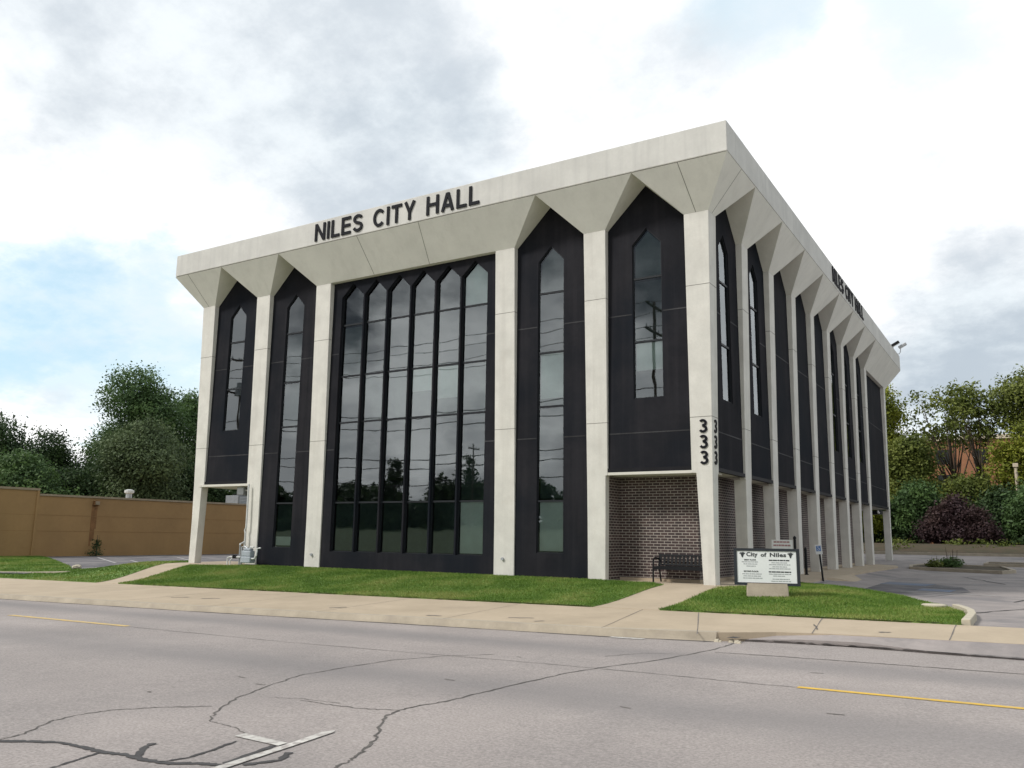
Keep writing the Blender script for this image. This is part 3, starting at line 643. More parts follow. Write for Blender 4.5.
# soffits of the open bays
MB().box(-3.2, -.24, .14, 1.2, 2.80, 2.872).build('soffit', white_concrete, hall)
MB().box(-1.2, -.24, 1.2, Y2-.15, 2.885, 2.95).build('soffit', white_concrete, hall)
MB().box(-20.06, -17.3, .11, 12, 2.79, 2.87).build('soffit', white_concrete, hall)
MB().box(-17.3, -1.2, 25.0, Y2-.15, 2.80, 2.872).build('soffit', white_concrete, hall)
# outer cladding of the hidden left and rear sides
MB().box(XL+.2, XL+.45, .3, Y2-.2, 2.88, zC).build('wall_panel', panel_m, hall)
MB().box(XL+.2, -.2, Y2-.3, Y2-.05, 2.88, zC).build('wall_panel', panel_m, hall)
fF = lambda u, v, d: (u, P_+d, v)
fS = lambda u, v, d: (-P_-d, u, v)
SPR, APX = 9.27, 9.73
def arch(u0, u1, z0, ins=0):
    uc = (u0+u1)/2; k = ins*.41
    return [(u0+ins, z0+ins), (u1-ins, z0+ins), (u1-ins, SPR-k), (uc, APX-ins*1.42), (u0+ins, SPR-k)]
def clip(poly, z, keep_above):
    out = []
    for i in range(len(poly)):
        a, b = poly[i], poly[(i+1) % len(poly)]
        ia = (a[1] >= z) == keep_above; ib = (b[1] >= z) == keep_above
        if ia: out.append(a)
        if ia != ib: t = (z-a[1])/(b[1]-a[1]); out.append((a[0]+(b[0]-a[0])*t, z))
    return out
def make_window(fn, u0, u1, z0, mull, depth, blinds=(), pane_tones=(), lights=()):
    w = MB(); w.plate(arch(u0, u1, z0), [arch(u0, u1, z0, .026)], fn, depth-.03, depth+.03)
    for z in mull: w.plate([(u0+.03, z-.028), (u1-.03, z-.028), (u1-.03, z+.028), (u0+.03, z+.028)], [], fn, depth-.025, depth+.025)
    wo = w.build('window', frame_m, hall)
    gp = MB(); zs = [z0]+sorted(mull)+[APX+1]; full = arch(u0, u1, z0, .03)
    for a, b in zip(zs[:-1], zs[1:]):
        pl = clip(clip(full, a+.0, True), b, False)
        if len(pl) < 3: continue
        k1, k2 = random.uniform(-.0035, .0035), random.uniform(-.003, .003); uc = (u0+u1)/2; zc = (a+min(b, 9.5))/2
        gp.add([fn(u, v, depth+.004+k1*(u-uc)+k2*(v-zc)) for u, v in pl], [tuple(range(len(pl)))])
    gp.build('glass_pane', glass_m, wo, recalc=False)
    for a, b in blinds:
        pl = clip(clip(arch(u0, u1, z0, .05), a, True), b, False)
        MB().plate(pl, [], fn, depth+.05, depth+.062).build('blind', blind_m, wo)
    for lst, sm2 in ((pane_tones, pane_tone_m), (lights, pane_tone_l)):
        for a, b in lst:
            pl = clip(clip(arch(u0, u1, z0, .05), a, True), b, False)
            MB().plate(pl, [], fn, depth+.07, depth+.08).build('pane_tone_sheet', sm2, wo)  # sheets added behind the glass; their colour stands for dim interior light
    return wo
def strips(fn, u0, u1, holes, zl, po):
    for z in zl:
        segs = [(u0, u1)]
        for a, b, zz0 in holes:
            if z > zz0: segs = [q for c, e in segs for q in ((c, min(e, a-.02)), (max(c, b+.02), e)) if q[1]-q[0] > .02]
        for c, e in segs: MB().plate([(c, z-.016), (e, z-.016), (e, z+.016), (c, z+.016)], [], fn, -.004, .02).build('panel_strip', strip_m, po)
def panel(fn, u0, u1, z0, ztop, wins, depth, joints=(7.26, 3.93), ledge=True):
    holes = [arch(a, b, c) for a, b, c in wins]
    po = MB().plate([(u0, z0), (u1, z0), (u1, ztop), (u0, ztop)], holes, fn, 0, depth).build('wall_panel', panel_m, hall)
    strips(fn, u0+.15, u1-.15, wins, joints, po)
    if ledge and z0 > 1:
        MB().plate([(u0+.16, z0-.0), (u1-.16, z0-.0), (u1-.16, z0+.10), (u0+.16, z0+.10)], [], fn, -.05, .02).build('panel_ledge', ledge_m, po)
    return po
HW = .435
MU = [8.28, 6.46, 4.85]
cc = lambda a: FR[a]-cw/2
zz1 = zB-.01
c = xAB; panel(fF, cc('A'), cc('B'), 2.88, zz1, [(c-HW, c+HW, 4.87)], .06); make_window(fF, c-HW, c+HW, 4.87, [8.28, 6.46], .06)
c = xBC; panel(fF, cc('B'), cc('C'), -.4, zz1, [(c-HW, c+HW, .62)], .06); make_window(fF, c-HW, c+HW, .62, MU+[2.15], .06, [(.70, 1.0)], [(1.0, 2.1)], [(4.9, 6.4), (6.5, 8.2)])
c = xDE; panel(fF, cc('D'), cc('E'), -.4, zz1, [(c-HW, c+HW, .66)], .06); make_window(fF, c-HW, c+HW, .66, MU+[2.12], .06, [(5.1, 6.46), (.72, 2.12)], [(2.2, 4.8)], [(4.87, 5.1), (8.3, 9.73)])
c = xEF; panel(fF, cc('E'), -.3, 2.88, zz1, [(c-HW, c+HW, 4.87)], .06); make_window(fF, c-HW, c+HW, 4.87, [8.28, 6.46], .06, [(5.66, 6.46)], [(6.5, 8.2)], [(8.3, 9.73)])
# six-light window wall between the two middle columns
uL, uR = -13.30, -7.19; pit = (uR-uL)/6; wins = [(uL+i*pit+(.0 if i == 0 else .03), uL+(i+1)*pit-(.0 if i == 5 else .03), .54) for i in range(6)]
panel(fF, cc('C'), cc('D'), -.4, zC+.06, wins, .13, ledge=False)
for i, (a, b, z0) in enumerate(wins):
    bl = {5: [(.54, 2.15), (8.29, 9.8)], 4: [(5.4, 6.46)], 3: [(5.7, 6.46)]}.get(i, [])
    make_window(fF, a, b, z0, MU+[2.15], .12, bl, [(.54, 2.15)] if i < 5 else [(2.2, 4.85)], {0: [(6.5, 8.2)], 1: [(4.9, 6.4)], 2: [(4.9, 6.46)], 3: [(4.9, 5.7)], 4: [(4.9, 5.4)], 5: [(4.9, 6.4)]}[i])
# side bays
for i in range(8):
    c = ym(i); y0, y1 = i*sb+cs/2, (i+1)*sb+cs/2
    if i == 0: y0 = .32
    wn_ = [(c-HW, c+HW, 4.87)] if i in (0, 1, 5, 6, 7) else []
    panel(fS, y0, y1, 2.86, zz1, wn_, .06)
    if wn_: make_window(fS, c-HW, c+HW, 4.87, [8.28, 6.46], .06)
panel(fS, 8*sb+cs/2, Y2-cs/2, 2.88, zC+.06, [], .06)
# lettering and house numbers
w_ = .158
def arc(cx, cy, rx, ry, a0, a1, n=14): return [(cx+rx*math.cos(R(a0+(a1-a0)*i/n)), cy+ry*math.sin(R(a0+(a1-a0)*i/n))) for i in range(n+1)]
h_ = w_/2
GL_ = {'N': (.76, [[(h_, 0), (h_, 1)], [(.76-h_, 0), (.76-h_, 1)], [(h_+.02, .96), (.76-h_-.02, .04)]]), 'I': (w_, [[(h_, 0), (h_, 1)]]),
      'L': (.60, [[(h_, 0), (h_, 1)], [(h_, h_), (.60, h_)]]), 'E': (.66, [[(h_, 0), (h_, 1)], [(h_, h_), (.66, h_)], [(h_, .51), (.61, .51)], [(h_, 1-h_), (.64, 1-h_)]]),
      'S': (.70, [arc(.35, .725, .255, .19, 20, 270, 12)[:-1]+[(.35, .515)]+arc(.35, .295, .265, .21, 85, -165, 12)]),
      'C': (.78, [arc(.41, .5, .32, .415, 42, 318, 18)]), 'T': (.68, [[(.34, 0), (.34, 1)], [(0, 1-h_), (.68, 1-h_)]]),
      'Y': (.74, [[(.37, 0), (.37, .45)], [(.37, .40), (.09, 1)], [(.37, .40), (.65, 1)]]), 'H': (.76, [[(h_, 0), (h_, 1)], [(.76-h_, 0), (.76-h_, 1)], [(h_, .53), (.76-h_, .53)]]),
      'A': (.80, [[(.09, 0), (.38, .96)], [(.71, 0), (.42, .96)], [(.2, .29), (.6, .29)], [(.36, .9), (.44, .9)]]), '3': (.62, [arc(.30, .735, .205, .185, 150, -80, 12)+arc(.30, .29, .225, .21, 80, -155, 12)])}
def sign_text(mb, txt, fn, u0, z0, h, width, depth, gap=.15, space=.55):
    tot = sum((GL_[c][0]+gap) if c != ' ' else space for c in txt)-gap; kx = width/tot; u = u0; j = 0
    for c in txt:
        if c == ' ': u += space*kx; continue
        for st in GL_[c][1]:
            k = h; P = [(a*k, b*k) for a, b in st]; tmp = MB(); j += 1
            tmp.stroke(P, w_*h, lambda a, b, d: fn(u+a*kx/h, z0+b, d), -depth-.0006*(j % 4), 0); mb.add(tmp.v, tmp.f)
        u += (GL_[c][0]+gap)*kx
    return mb
def words(txt, fn, u0, z0, h, width, depth):
    adv = lambda t: sum(GL_[c][0]+.15 for c in t)-.15
    ws2 = txt.split(); kx = width/(sum(adv(t) for t in ws2)+.72*(len(ws2)-1)); u = u0
    for t in ws2:
        sign_text(MB(), t, fn, u, z0, h, adv(t)*kx, depth).build('facade_lettering', letter_m, hall); u += (adv(t)+.72)*kx
words('NILES CITY HALL', lambda u, v, d: (u, -o_-.002+d, v), -13.77, 11.115, .625, 6.88, .035)
words('NILES CITY HALL', lambda u, v, d: (o_+.002-d, u, v), 12.6, 11.125, .625, 6.95, .035)
for z in (3.83, 3.42, 3.01):
    w_ = .175
    sign_text(MB(), '3', lambda u, v, d: (u, dl(v)-.003+d, v), -.46, z, .35, .23, .02).build('house_number', letter_m, hall)
    sign_text(MB(), '3', lambda u, v, d: (-dl(v)+.003-d, u, v), .24, z, .35, .23, .02).build('house_number', letter_m, hall)
# small pipe caps on two columns
for k, z in (('C', .42), ('D', .47)):
    x = FR[k]-cw*.5; MB().tube([(x, dl(z)+.01, z), (x, dl(z)-.05, z)], .045, 10).build('pipe_cap', galv_m, hall)

# ------------------------------------------------------------------ things on and around the building
fl = (0.55, 31.6)
for k, (dx, dy, zz, lab) in enumerate(((.1, -.1, .55, 'left black floodlight, tilted head on a bent stem above the roof corner'), (.45, .1, .45, 'right grey floodlight, farther out on its curved arm above the roof corner'))):
    t = empty('floodlight', (fl[0]+dx-.1, fl[1]+dy, zT), lab, 'floodlight', 'floodlights on the roof corner')
    if k == 0: MB().tube([(0, 0, -.02), (0, 0, zz-.25), (.03, 0, zz-.05), (.1, 0, zz)], .025, 8).build('stem', black_m, t)
    else: MB().tube([(-.3, 0, -.02), (-.3, 0, .06), (-.05, 0, .04), (.02, 0, .15), (.04, 0, zz-.1), (.1, 0, zz)], .025, 8).build('stem', galv_m, t)
    m = Matrix.Translation((.16, 0, zz+.05)) @ Matrix.Rotation(R(-28), 4, 'Y') @ Matrix.Rotation(R(10), 4, 'X')
    MB().box(-.24, .24, -.18, .18, -.06, .10, m).build('lamp_head', black_m if k == 0 else galv_m, t, bevel=.03)
    MB().box(-.20, .20, -.15, .15, -.075, -.055, m).build('lens', sign_w, t)

# bench
bx = empty('bench', (-1.10, .70, -.03), 'black slatted metal bench against the dark brick wall under the overhang', 'bench')
q = MB()
for k in range(6): q.box(-.78, .78, -.34+.075*k, -.34+.075*k+.058, .40, .425)
q.box(-.78, .78, -.35, -.33, .34, .42); q.build('seat', black_m, bx)
q = MB()
for k in range(15):
    x = -.76+k*.1075; m = Matrix.Translation((x, .10, .44)) @ Matrix.Rotation(R(-10), 4, 'X'); q.box(-.03, .03, -.008, .008, 0, .27, m)
for z in (.0, .25): m = Matrix.Translation((0, .10, .44)) @ Matrix.Rotation(R(-10), 4, 'X'); q.box(-.80, .80, -.018, .018, z, z+.04, m)
q.build('backrest', black_m, bx)
for s in (-1, 1):
    x = s*.80; q = MB()
    q.tube([(x, -.33, 0), (x, -.32, .42), (x, -.30, .60), (x, -.2, .63), (x, .08, .61)], .024, 8)
    q.tube([(x, .22, 0), (x, .13, .30), (x, .10, .45), (x, .16, .74)], .024, 8); q.tube([(x, -.33, .38), (x, .12, .38)], .02, 8)
    q.build('leg', black_m, bx)

# gas meter
gm_ = empty('gas_meter', (-16.9, -.28, 0), 'grey gas meter with white pipes in front of the second column from the left', 'gas meter')
MB().box(-.02, .46, -.12, .14, .08, .30).box(.0, .44, -.10, .12, .30, .50).box(.05, .39, -.08, .10, .50, .58).build('meter_body', meter_m, gm_, bevel=.03)
MB().tube([(-.75, -.05, -.03), (-.75, -.05, .24), (-.62, -.05, .27), (-.1, -.05, .27)], .026, 8).build('inlet_pipe', pipe_m, gm_); MB().tube([(-.55, -.1, -.03), (-.55, -.1, .14), (-.45, -.05, .27)], .022, 8).build('inlet_pipe', pipe_m, gm_)
MB().tube([(-.1, 0, -.03), (-.1, 0, .62), (.05, 0, .64), (.2, 0, .58)], .034, 8).build('standpipe', galv_m, gm_); MB().tube([(-.2, 0, -.03), (-.2, 0, .70)], .026, 8).build('standpipe', galv_m, gm_)
MB().tube([(.3, 0, .58), (.32, 0, .62), (.5, 0, .62)], .026, 8).build('outlet_pipe', pipe_m, gm_); MB().tube([(.4, -.05, .22), (.62, -.05, .24), (.70, -.05, .34), (.70, -.02, .58), (.84, .0, .60)], .030, 8).build('outlet_pipe', pipe_m, gm_)
MB().tube([(-.40, -.05, .27), (-.40, -.05, .34)], .07, 12).tube([(-.46, -.05, .27), (-.30, -.05, .27)], .055, 12).build('regulator', black_m, gm_)
MB().tube([(-.32, .30, .3), (-.32, .30, 1.1), (-.36, .30, 1.2), (-.30, .30, 1.3), (-.32, .30, 2.82)], .032, 8).tube([(-.20, 0, .66), (-.32, .1, .72), (-.32, .30, .8)], .028, 8).build('riser_pipe', pipe_m, gm_)

# conduit and fixtures hanging under the left soffit
ef = empty('soffit_fixture', (-18.0, .5, 2.79), 'grey electrical box and bent conduit under the soffit beside the second column', 'electrical box')
MB().box(-.25, .1, -.12, .1, -.30, -.02).build('box', galv_m, ef, bevel=.01)
MB().tube([(.1, 0, -.14), (.3, 0, -.14), (.36, 0, -.22), (.36, 0, -.5)], .03, 8).build('conduit', pipe_m, ef)
ef = empty('soffit_fixture', (-.55, 29.2, 2.79), 'dark camera housing with white bracket under the far end of the side soffit', 'camera')
MB().box(-.2, .3, -.7, .1, -.24, -.02).build('housing', black_m, ef, bevel=.02)
MB().tube([(.2, -.9, -.05), (.2, -.9, -.16), (.25, -.4, -.2)], .05, 8).build('bracket', pipe_m, ef)

# city sign: white directory board in a dark cabinet on a concrete base
SG = empty('city_sign', (1.72, -2.05, -.13), 'white City of Niles directory board in dark frame on concrete base', 'sign', rz=R(17))
MB().hexa([(-.44, -.16, -.15), (.44, -.16, -.15), (.44, .16, -.15), (-.44, .16, -.15)], [(-.43, -.15, .34), (.43, -.15, .34), (.43, .15, .34), (-.43, .15, .34)]).build('base', stonebase, SG, bevel=.02)
bw, z0, z1 = .672, .29, 1.05
MB().box(-bw, bw, -.13, .13, z0, z1).build('cabinet', sign_frame, SG, bevel=.012)
fr = MB(); fr.plate([(-bw-.012, z0-.012), (bw+.012, z0-.012), (bw+.012, z1+.012), (-bw-.012, z1+.012)], [[(-bw+.055, z0+.045), (bw-.055, z0+.045), (bw-.055, z1-.045), (-bw+.055, z1-.045)]], lambda u, v, d: (u, d, v), -.15, -.10)
fr.build('frame', sign_frame, SG)
fp = MB().box(-bw+.05, bw-.05, -.138, -.12, z0+.04, z1-.04).build('board', sign_w, SG)
fT = lambda u, v, d: (u, -.1385+d, v)
for wd, x0_, wx, hh, dz in (('City', -.415, .235, .118, -.022), ('of', -.115, .12, .085, .0), ('Niles', .075, .335, .085, .0)): MB().text(wd, fT, width=wx, height=hh if wd != 'Niles' else .088, depth=.004, bold=.028, x0=x0_, y0=.885+dz, gap=1.05).build('title', ink_m, fp, recalc=False)
for s in (-1, 1):                                     # torch-like emblem either side of the title
    sg = MB(); ux = s*.50
    sg.plate([(ux-.010, .865), (ux+.010, .865), (ux+.035, .935), (ux-.035, .935)], [], fT, -.004, 0)
    for a in (-50, -25, 0, 25, 50):
        ca, sa = math.sin(R(a)), math.cos(R(a)); px, pz = ux+.02*ca, .925
        sg.plate([(px-.010, pz), (px+.010, pz), (px+.012+.05*ca, pz+.045*sa), (px+.05*ca*1.1, pz+.066*sa), (px-.012+.05*ca, pz+.045*sa)], [], fT, -.0035-.0002*abs(a)/25, 0)
    sg.build('emblem', ink_m, fp)
for wd, x0_, wx in (('FIRST', -.465, .105), ('FLOOR', -.345, .13)): MB().text(wd, fT, width=wx, height=.03, depth=.003, bold=.03, x0=x0_, y0=.80).build('heading', ink_m, fp, recalc=False)
for wd, x0_, wx in (('SECOND', -.48, .155), ('FLOOR', -.31, .14)): MB().text(wd, fT, width=wx, height=.033, depth=.003, bold=.03, x0=x0_, y0=.555).build('heading', ink_m, fp, recalc=False)
ln = MB(); rr = random.Random(3)
def pline(c, w, z, h=.018):
    u = c-w/2
    while u < c+w/2-.02:
        k = rr.uniform(.035, .09); k = min(k, c+w/2-u); ln.plate([(u, z), (u+k, z), (u+k, z+h), (u, z+h)], [], fT, -.002, 0); u += k+.009
for c, w, z in [(c*.9, w*.88, z-.022) for c, w, z in ((-.37, .42, .785), (-.36, .36, .74), (-.36, .22, .695), (-.345, .46, .53), (-.34, .42, .485), (-.33, .46, .44),
                (.30, .38, .775), (.30, .5, .735), (.30, .34, .69), (.30, .5, .65), (.30, .52, .535), (.28, .28, .495), (.32, .4, .43), (.32, .46, .385))]: pline(c, w, z)
ln.build('print_lines', ink_l, fp)
hd = MB(); ln = hd
for c, w, z in ((.27, .44, .80), (.27, .46, .555)): pline(c, w, z, .026)
hd.build('heading_lines', ink_m, fp)

# white plate on a black post behind the directory board
t = empty('parking_sign', (1.05, 2.8, -.15), 'small white notice plate on a black post behind the directory board', 'sign')
MB().tube([(.15, .03, -.2), (.15, .03, 1.30)], .035, 10).tube([(.15, .03, 1.30), (.15, .03, 1.35), (.15, .03, 1.38)], [.045, .04, .012], 10).build('post', black_m, t)
pz = MB().box(-.46, .10, -.03, .0, 1.03, 1.27).build('plate', sign_w, t, bevel=.004)
ln = MB(); fT2 = lambda u, v, d: (u, -.031+d, v)
rr = random.Random(5); fT = fT2
for c, w, z in ((-.18, .44, 1.19), (-.18, .46, 1.10)): pline(c, w, z, .045)
ln.build('print_lines', red_ink, pz)
pass
# accessible parking sign on a leaning post
t = empty('accessible_parking_sign', (1.15, 6.52, -.18), 'small blue and white accessible parking sign on a leaning black post', 'sign')
MB().tube([(0, 0, -.2), (-.09, 0, .92)], .03, 8).build('post', black_m, t)
m = Matrix.Translation((-.09, -.045, .88)) @ Matrix.Rotation(R(-5), 4, 'Y')
pl_ = MB().box(-.10, .10, 0, .012, .0, .29, m).build('plate', sign_w, t)
sy = MB(); fw_ = lambda u, v, d: tuple(m @ Vector((u, -.001+d, v)))
sy.plate([(-.07, .09), (.07, .09), (.07, .25), (-.07, .25)], [], fw_, -.002, 0); sy.build('blue_field', blue_sign, pl_)
sy = MB(); sy.plate([(-.02, .21), (.0, .21), (.0, .235), (-.02, .235)], [], fw_, -.004, -.002)
sy.plate([(-.018, .205), (-.004, .205), (.002, .165), (.025, .16), (.035, .12), (.045, .123), (.034, .172), (-.008, .177)], [], fw_, -.004, -.002)
sy.plate([(.03*math.cos(a*.5)-.005, .14+.03*math.sin(a*.5)) for a in range(5, 13)]+[(.02*math.cos(a*.5)-.005, .14+.02*math.sin(a*.5)) for a in range(12, 4, -1)], [], fw_, -.0045, -.0025)
sy.build('wheelchair_symbol', sign_w, pl_)
# bollard
t = empty('bollard', (.10, 8.95, -.03), 'slim black bollard standing on the side walk between the columns', 'bollard')
MB().tube([(0, 0, -.05), (0, 0, .82), (0, 0, .88), (0, 0, .91)], [.045, .045, .04, .015], 14).build('post', black_m, t, smooth=False)
MB().tube([(0, 0, -.01), (0, 0, .03)], .07, 14).build('collar', black_m, t)
t = empty('wall_lantern', (.02, 9.12, 1.15), 'small black lantern on the side of the fourth column', 'lamp')
bpy.data.objects.remove(t)

# disc on lawn, stone
o = MB().tube([(0, 0, -.08), (0, 0, .035), (0, 0, .05)], [.24, .24, .21], 24).build('access_cover', disc_m); o.location = (4.82, -.62, float(H(4.9, -.6))+.03)
tag(o, 'round pale concrete cover lying in the grass near the lawn tip', 'manhole cover')
b = bmesh.new(); bmesh.ops.create_icosphere(b, subdivisions=3, radius=.17)
for v in b.verts: v.co += v.normal*random.uniform(-.025, .025); v.co.z *= .5
me = bpy.data.meshes.new('stone'); b.to_mesh(me); b.free(); me.materials.append(disc_m); o = bpy.data.objects.new('stone', me); COL.objects.link(o)
o.location = (-25.75, -.9, float(H(-25.75, -.9))+.05); tag(o, 'pale lump of stone at the tip of the left grass by the dark lot', 'stone')

# ------------------------------------------------------------------ brown building on the left
BB = empty('brown_building', (-41, 3, 0), 'low tan-brown windowless building with a long blank wall left of city hall', 'building'); BB.location = (0, 0, 0)
X0 = -41.0
MB().box(-62, X0, -8, 5.75, -.8, 3.30).build('wall', tan_m, BB); MB().box(-62, X0-.004, 5.75, 62, -.8, 3.02).build('wall', tan_m, BB)
MB().box(-62.1, X0+.06, -8.1, 5.82, 3.30, 3.42).build('parapet_cap', cap_m, BB); MB().box(-62.1, X0+.05, 5.83, 62.1, 3.02, 3.13).build('parapet_cap', cap_m, BB)
for z in (1.95, 1.05): MB().box(X0-.05, X0+.006, -7.9, 61.9, z-.010, z+.010).build('wall_course', tan_dark, BB)
MB().box(X0, X0+.05, 5.68, 5.82, -.5, 3.3).build('wall_joint', tan_m, BB)
q = MB()
for k in range(7):
    y = 9.2+random.uniform(-.12, .12); w = random.uniform(.03, .10); q.box(X0-.02, X0+.004+.0003*k, y-w, y+w, random.uniform(.2, 1.6), random.uniform(2.4, 2.72))
q.build('rust_stain', rust_m, BB)
t = empty('wall_lamp', (X0+.01, 9.25, 2.72), 'small rusty box lamp high on the long tan wall', 'lamp')
MB().box(0, .16, -.18, .18, -.12, .16).build('housing', rust_m, t, bevel=.02); MB().box(.16, .22, -.13, .13, -.09, .11).build('lens', cap_m, t, bevel=.01)
t = empty('roof_vent', (-44.5, 13.75, 3.0), 'pale vent pipe with a cap on the roof of the tan building', 'vent')
MB().tube([(0, 0, 0), (0, 0, .55)], .19, 14).build('pipe', galv_m, t); MB().tube([(0, 0, .55), (0, 0, .62), (0, 0, .78), (0, 0, .84)], [.2, .30, .30, .12], 14).build('cap', pipe_m, t)
t = empty('rooftop_unit', (-44.5, 22.9, 3.0), 'grey air conditioning unit on the tan roof seen under the soffit', 'air conditioner')
MB().box(-.7, .7, -.62, .62, .0, .85).build('cabinet', meter_dark, t, bevel=.03); MB().tube([(0, 0, .85), (0, 0, .95)], .45, 18).build('fan_guard', black_m, t)
q = MB()
for k in range(6): q.box(.7, .715, -.5, .5, .10+.115*k, .17+.115*k)
q.build('louvre', meter_m, t)

# ------------------------------------------------------------------ vegetation
def crown_verts(blobs, n, size, seed, per=14, flat=.0, spread=.42, shell=.55):
    g = np.random.default_rng(seed)
    B = np.array(blobs, float); w = (B[:, 3]*B[:, 4]*B[:, 5])**(2/3); w /= w.sum()
    nc = max(1, n//per)
    k = g.choice(len(B), nc, p=w); d = g.normal(size=(nc, 3)); d /= np.linalg.norm(d, axis=1)[:, None]
    rr = shell+(1.0-shell)*g.random(nc)**.7; rr *= 1+.10*g.normal(size=nc)
    ctr = B[k, :3]+d*rr[:, None]*B[k, 3:6]
    nl = nc*per; idx = np.repeat(np.arange(nc), per)
    p = ctr[idx]+g.normal(size=(nl, 3))*spread*np.array([1, 1, .7])
    nr = d[idx]*.8+g.normal(size=(nl, 3))*.75+np.array([0, 0, .45]); nr /= np.linalg.norm(nr, axis=1)[:, None]
    a = np.cross(nr, g.normal(size=(nl, 3))); a /= np.linalg.norm(a, axis=1)[:, None]; b = np.cross(nr, a)
    s = size*(.6+.8*g.random(nl))[:, None]
    return np.stack([p+a*s, p+b*s*.55, p-a*s, p-b*s*.55], 1).reshape(-1, 3)
def trunk_mesh(h, r, blobs, rng):
    m = MB(); top = Vector((0, 0, h))
    m.tube([(0, 0, -.3), (r*.15, 0, h*.3), (-r*.2, r*.2, h*.65), (0, 0, h)], [r*1.25, r, r*.75, r*.4], 8)
    for q in blobs:
        a = rng.uniform(.35, .75)*h; c = Vector(q[:3]); s = Vector((0, 0, a)); md = s.lerp(c, .5)+Vector((0, 0, -.25))
        m.tube([s, md, c], [r*.45, r*.28, r*.08], 6)
    return m
def tree(name, loc, blobs, n, size, leaf, label, cat='tree', group=None, seed=1, trunk=(4, .2), **kw):
    t = empty(name, loc, label, cat, group); rng = random.Random(seed)
    trunk_mesh(trunk[0], trunk[1], blobs, rng).build('trunk', bark_m, t, smooth=True)
    quads_mesh('crown', crown_verts(blobs, int(n*3.2), size, seed, **kw), leaf, t)
    return t
def blobs_round(h, r, base, rng, k=9):
    out = []; k = int(k*1.5)
    for i in range(k):
        a = rng.uniform(0, 2*math.pi); f = math.sqrt(rng.random()); z = base+(h-base)*(.15+.72*rng.random())
        q = math.sin(math.pi*min(1, max(0, (z-base)/(h-base)))*.85+.25); rad = r*.78*f*max(.3, q); s = r*rng.uniform(.20, .46)
        out.append((rad*math.cos(a), rad*math.sin(a), min(z, h-s*.85), s, s, s*.85))
    out.append((r*.1, -r*.08, h-r*.36, r*.36, r*.34, r*.36)); out.append((0, 0, base+(h-base)*.45, r*.6, r*.6, (h-base)*.38))
    return out
def T(loc, h, r, base, leaf, label, seed, n=9000, size=.12, k=9, name='broadleaf_tree', cat='tree', group=None, **kw):
    rng = random.Random(seed); return tree(name, (loc[0], loc[1], loc[2]), blobs_round(h, r, base, rng, k), n, size, leaf, label, cat, group, seed, (h*.6, max(.1, r*.045)), **kw)
zg = lambda x, y: float(H(x, y))
GL = 'trees behind the tan building'
# left, behind the tan building
T((-66, 14.5, -.4), 11.0, 5.0, 1.5, leaf_dark, 'dark rounded tree at the left picture edge behind the tan wall', 11, group=GL, n=11000)
T((-70, 22.5, -.4), 10.6, 4.6, 1.2, leaf_dark, 'dark medium tree right of the darkest leftmost tree, behind the wall', 12, group=GL, n=11000)
T((-64, 27.5, -.4), 16.6, 5.4, 3, leaf_green, 'tallest left tree with a knobbly blue-green top beside the first column', 13, k=15, group=GL, n=20000, shell=.6)
T((-66, 34.5, -.4), 15.6, 4.6, 3, leaf_green, 'tall green tree tucked against the leftmost column, right of the tallest', 14, k=11, group=GL, n=13000)
T((-60, 22.7, -.4), 9.6, 2.9, 1, leaf_dark, 'small dark tree low in front of the tallest left tree', 15, group=GL, n=7000)
T((-56.5, 22.8, -.4), 10.6, 4.3, 1, leaf_grey, 'soft grey-green willow-like tree in front, beside the first column', 16, k=12, group=GL, n=18000, size=.115, spread=.5)
T((-58, 14.0, -.4), 7.4, 4.0, .5, leaf_green, 'low green bushy tree above the left end of the wall', 17, group=GL, n=9000)
T((-57, 28.5, -.4), 7.4, 3.6, .5, leaf_dark, 'low dark bushy tree seen through the gap under the soffit', 18, group=GL, n=8000)
T((-59, 19.0, -.4), 6.2, 3.2, .5, leaf_dark, 'squat dark bush-like tree between wall top and willow', 19, group=GL, n=7000)
T((-57, 34.5, -.4), 7.6, 4.0, .5, leaf_dark, 'dark tree behind the grey rooftop air conditioner', 20, group=GL, n=6000)
T((-72, 31, -.4), 10.5, 5.0, .5, leaf_dark, 'dark backdrop tree filling the gap below the tallest left tree', 21, group=GL, n=9000)
T((-74, 16.5, -.4), 9.5, 5.0, .5, leaf_dark, 'dark backdrop tree low between the two leftmost trees', 22, group=GL, n=8000)
# right, across the lot
GR = 'trees across the parking lot'
def TR(x, y, *a, **k): return T((x, y, zg(x, y)), *a, group=GR, **k)
TR(-4.0, 57, 13.2, 3.1, 1.0, leaf_yellow, 'yellow-green tree rising right behind the far corner of city hall', 31, n=15000, k=12)
TR(1.2, 60, 13.8, 3.6, 7.5, leaf_mid, 'thin airy tree with sky showing through its crown', 32, n=900, k=15, size=.16, spread=.32)
TR(3.4, 58, 13.2, 2.7, 8.0, leaf_mid, 'sparse slender tree between the airy tree and the tall right one', 33, n=700, k=13, size=.16, spread=.30)
TR(9.2, 58, 15.6, 4.4, 2, leaf_mid, 'tall leafy tree cut by the right picture edge', 34, n=17000, k=14)
TR(6.4, 55, 9.4, 2.4, 2, leaf_yellow, 'mid-height yellow-olive tree left of the tall right tree', 35, n=3200)
TR(-1.4, 54, 8.6, 2.6, .8, leaf_mid, 'mid-height green tree right of the yellow-green tree', 36, n=9000)
TR(-5.2, 49.5, 4.6, 2.2, .2, leaf_yellow, 'low yellow-green bush behind the rear corner column', 37, n=7000, name='bush', cat='bush')
TR(-1.0, 51, 4.4, 2.1, .2, leaf_green, 'dark green bush left of the purple-leaved tree', 38, n=7000, name='bush', cat='bush')
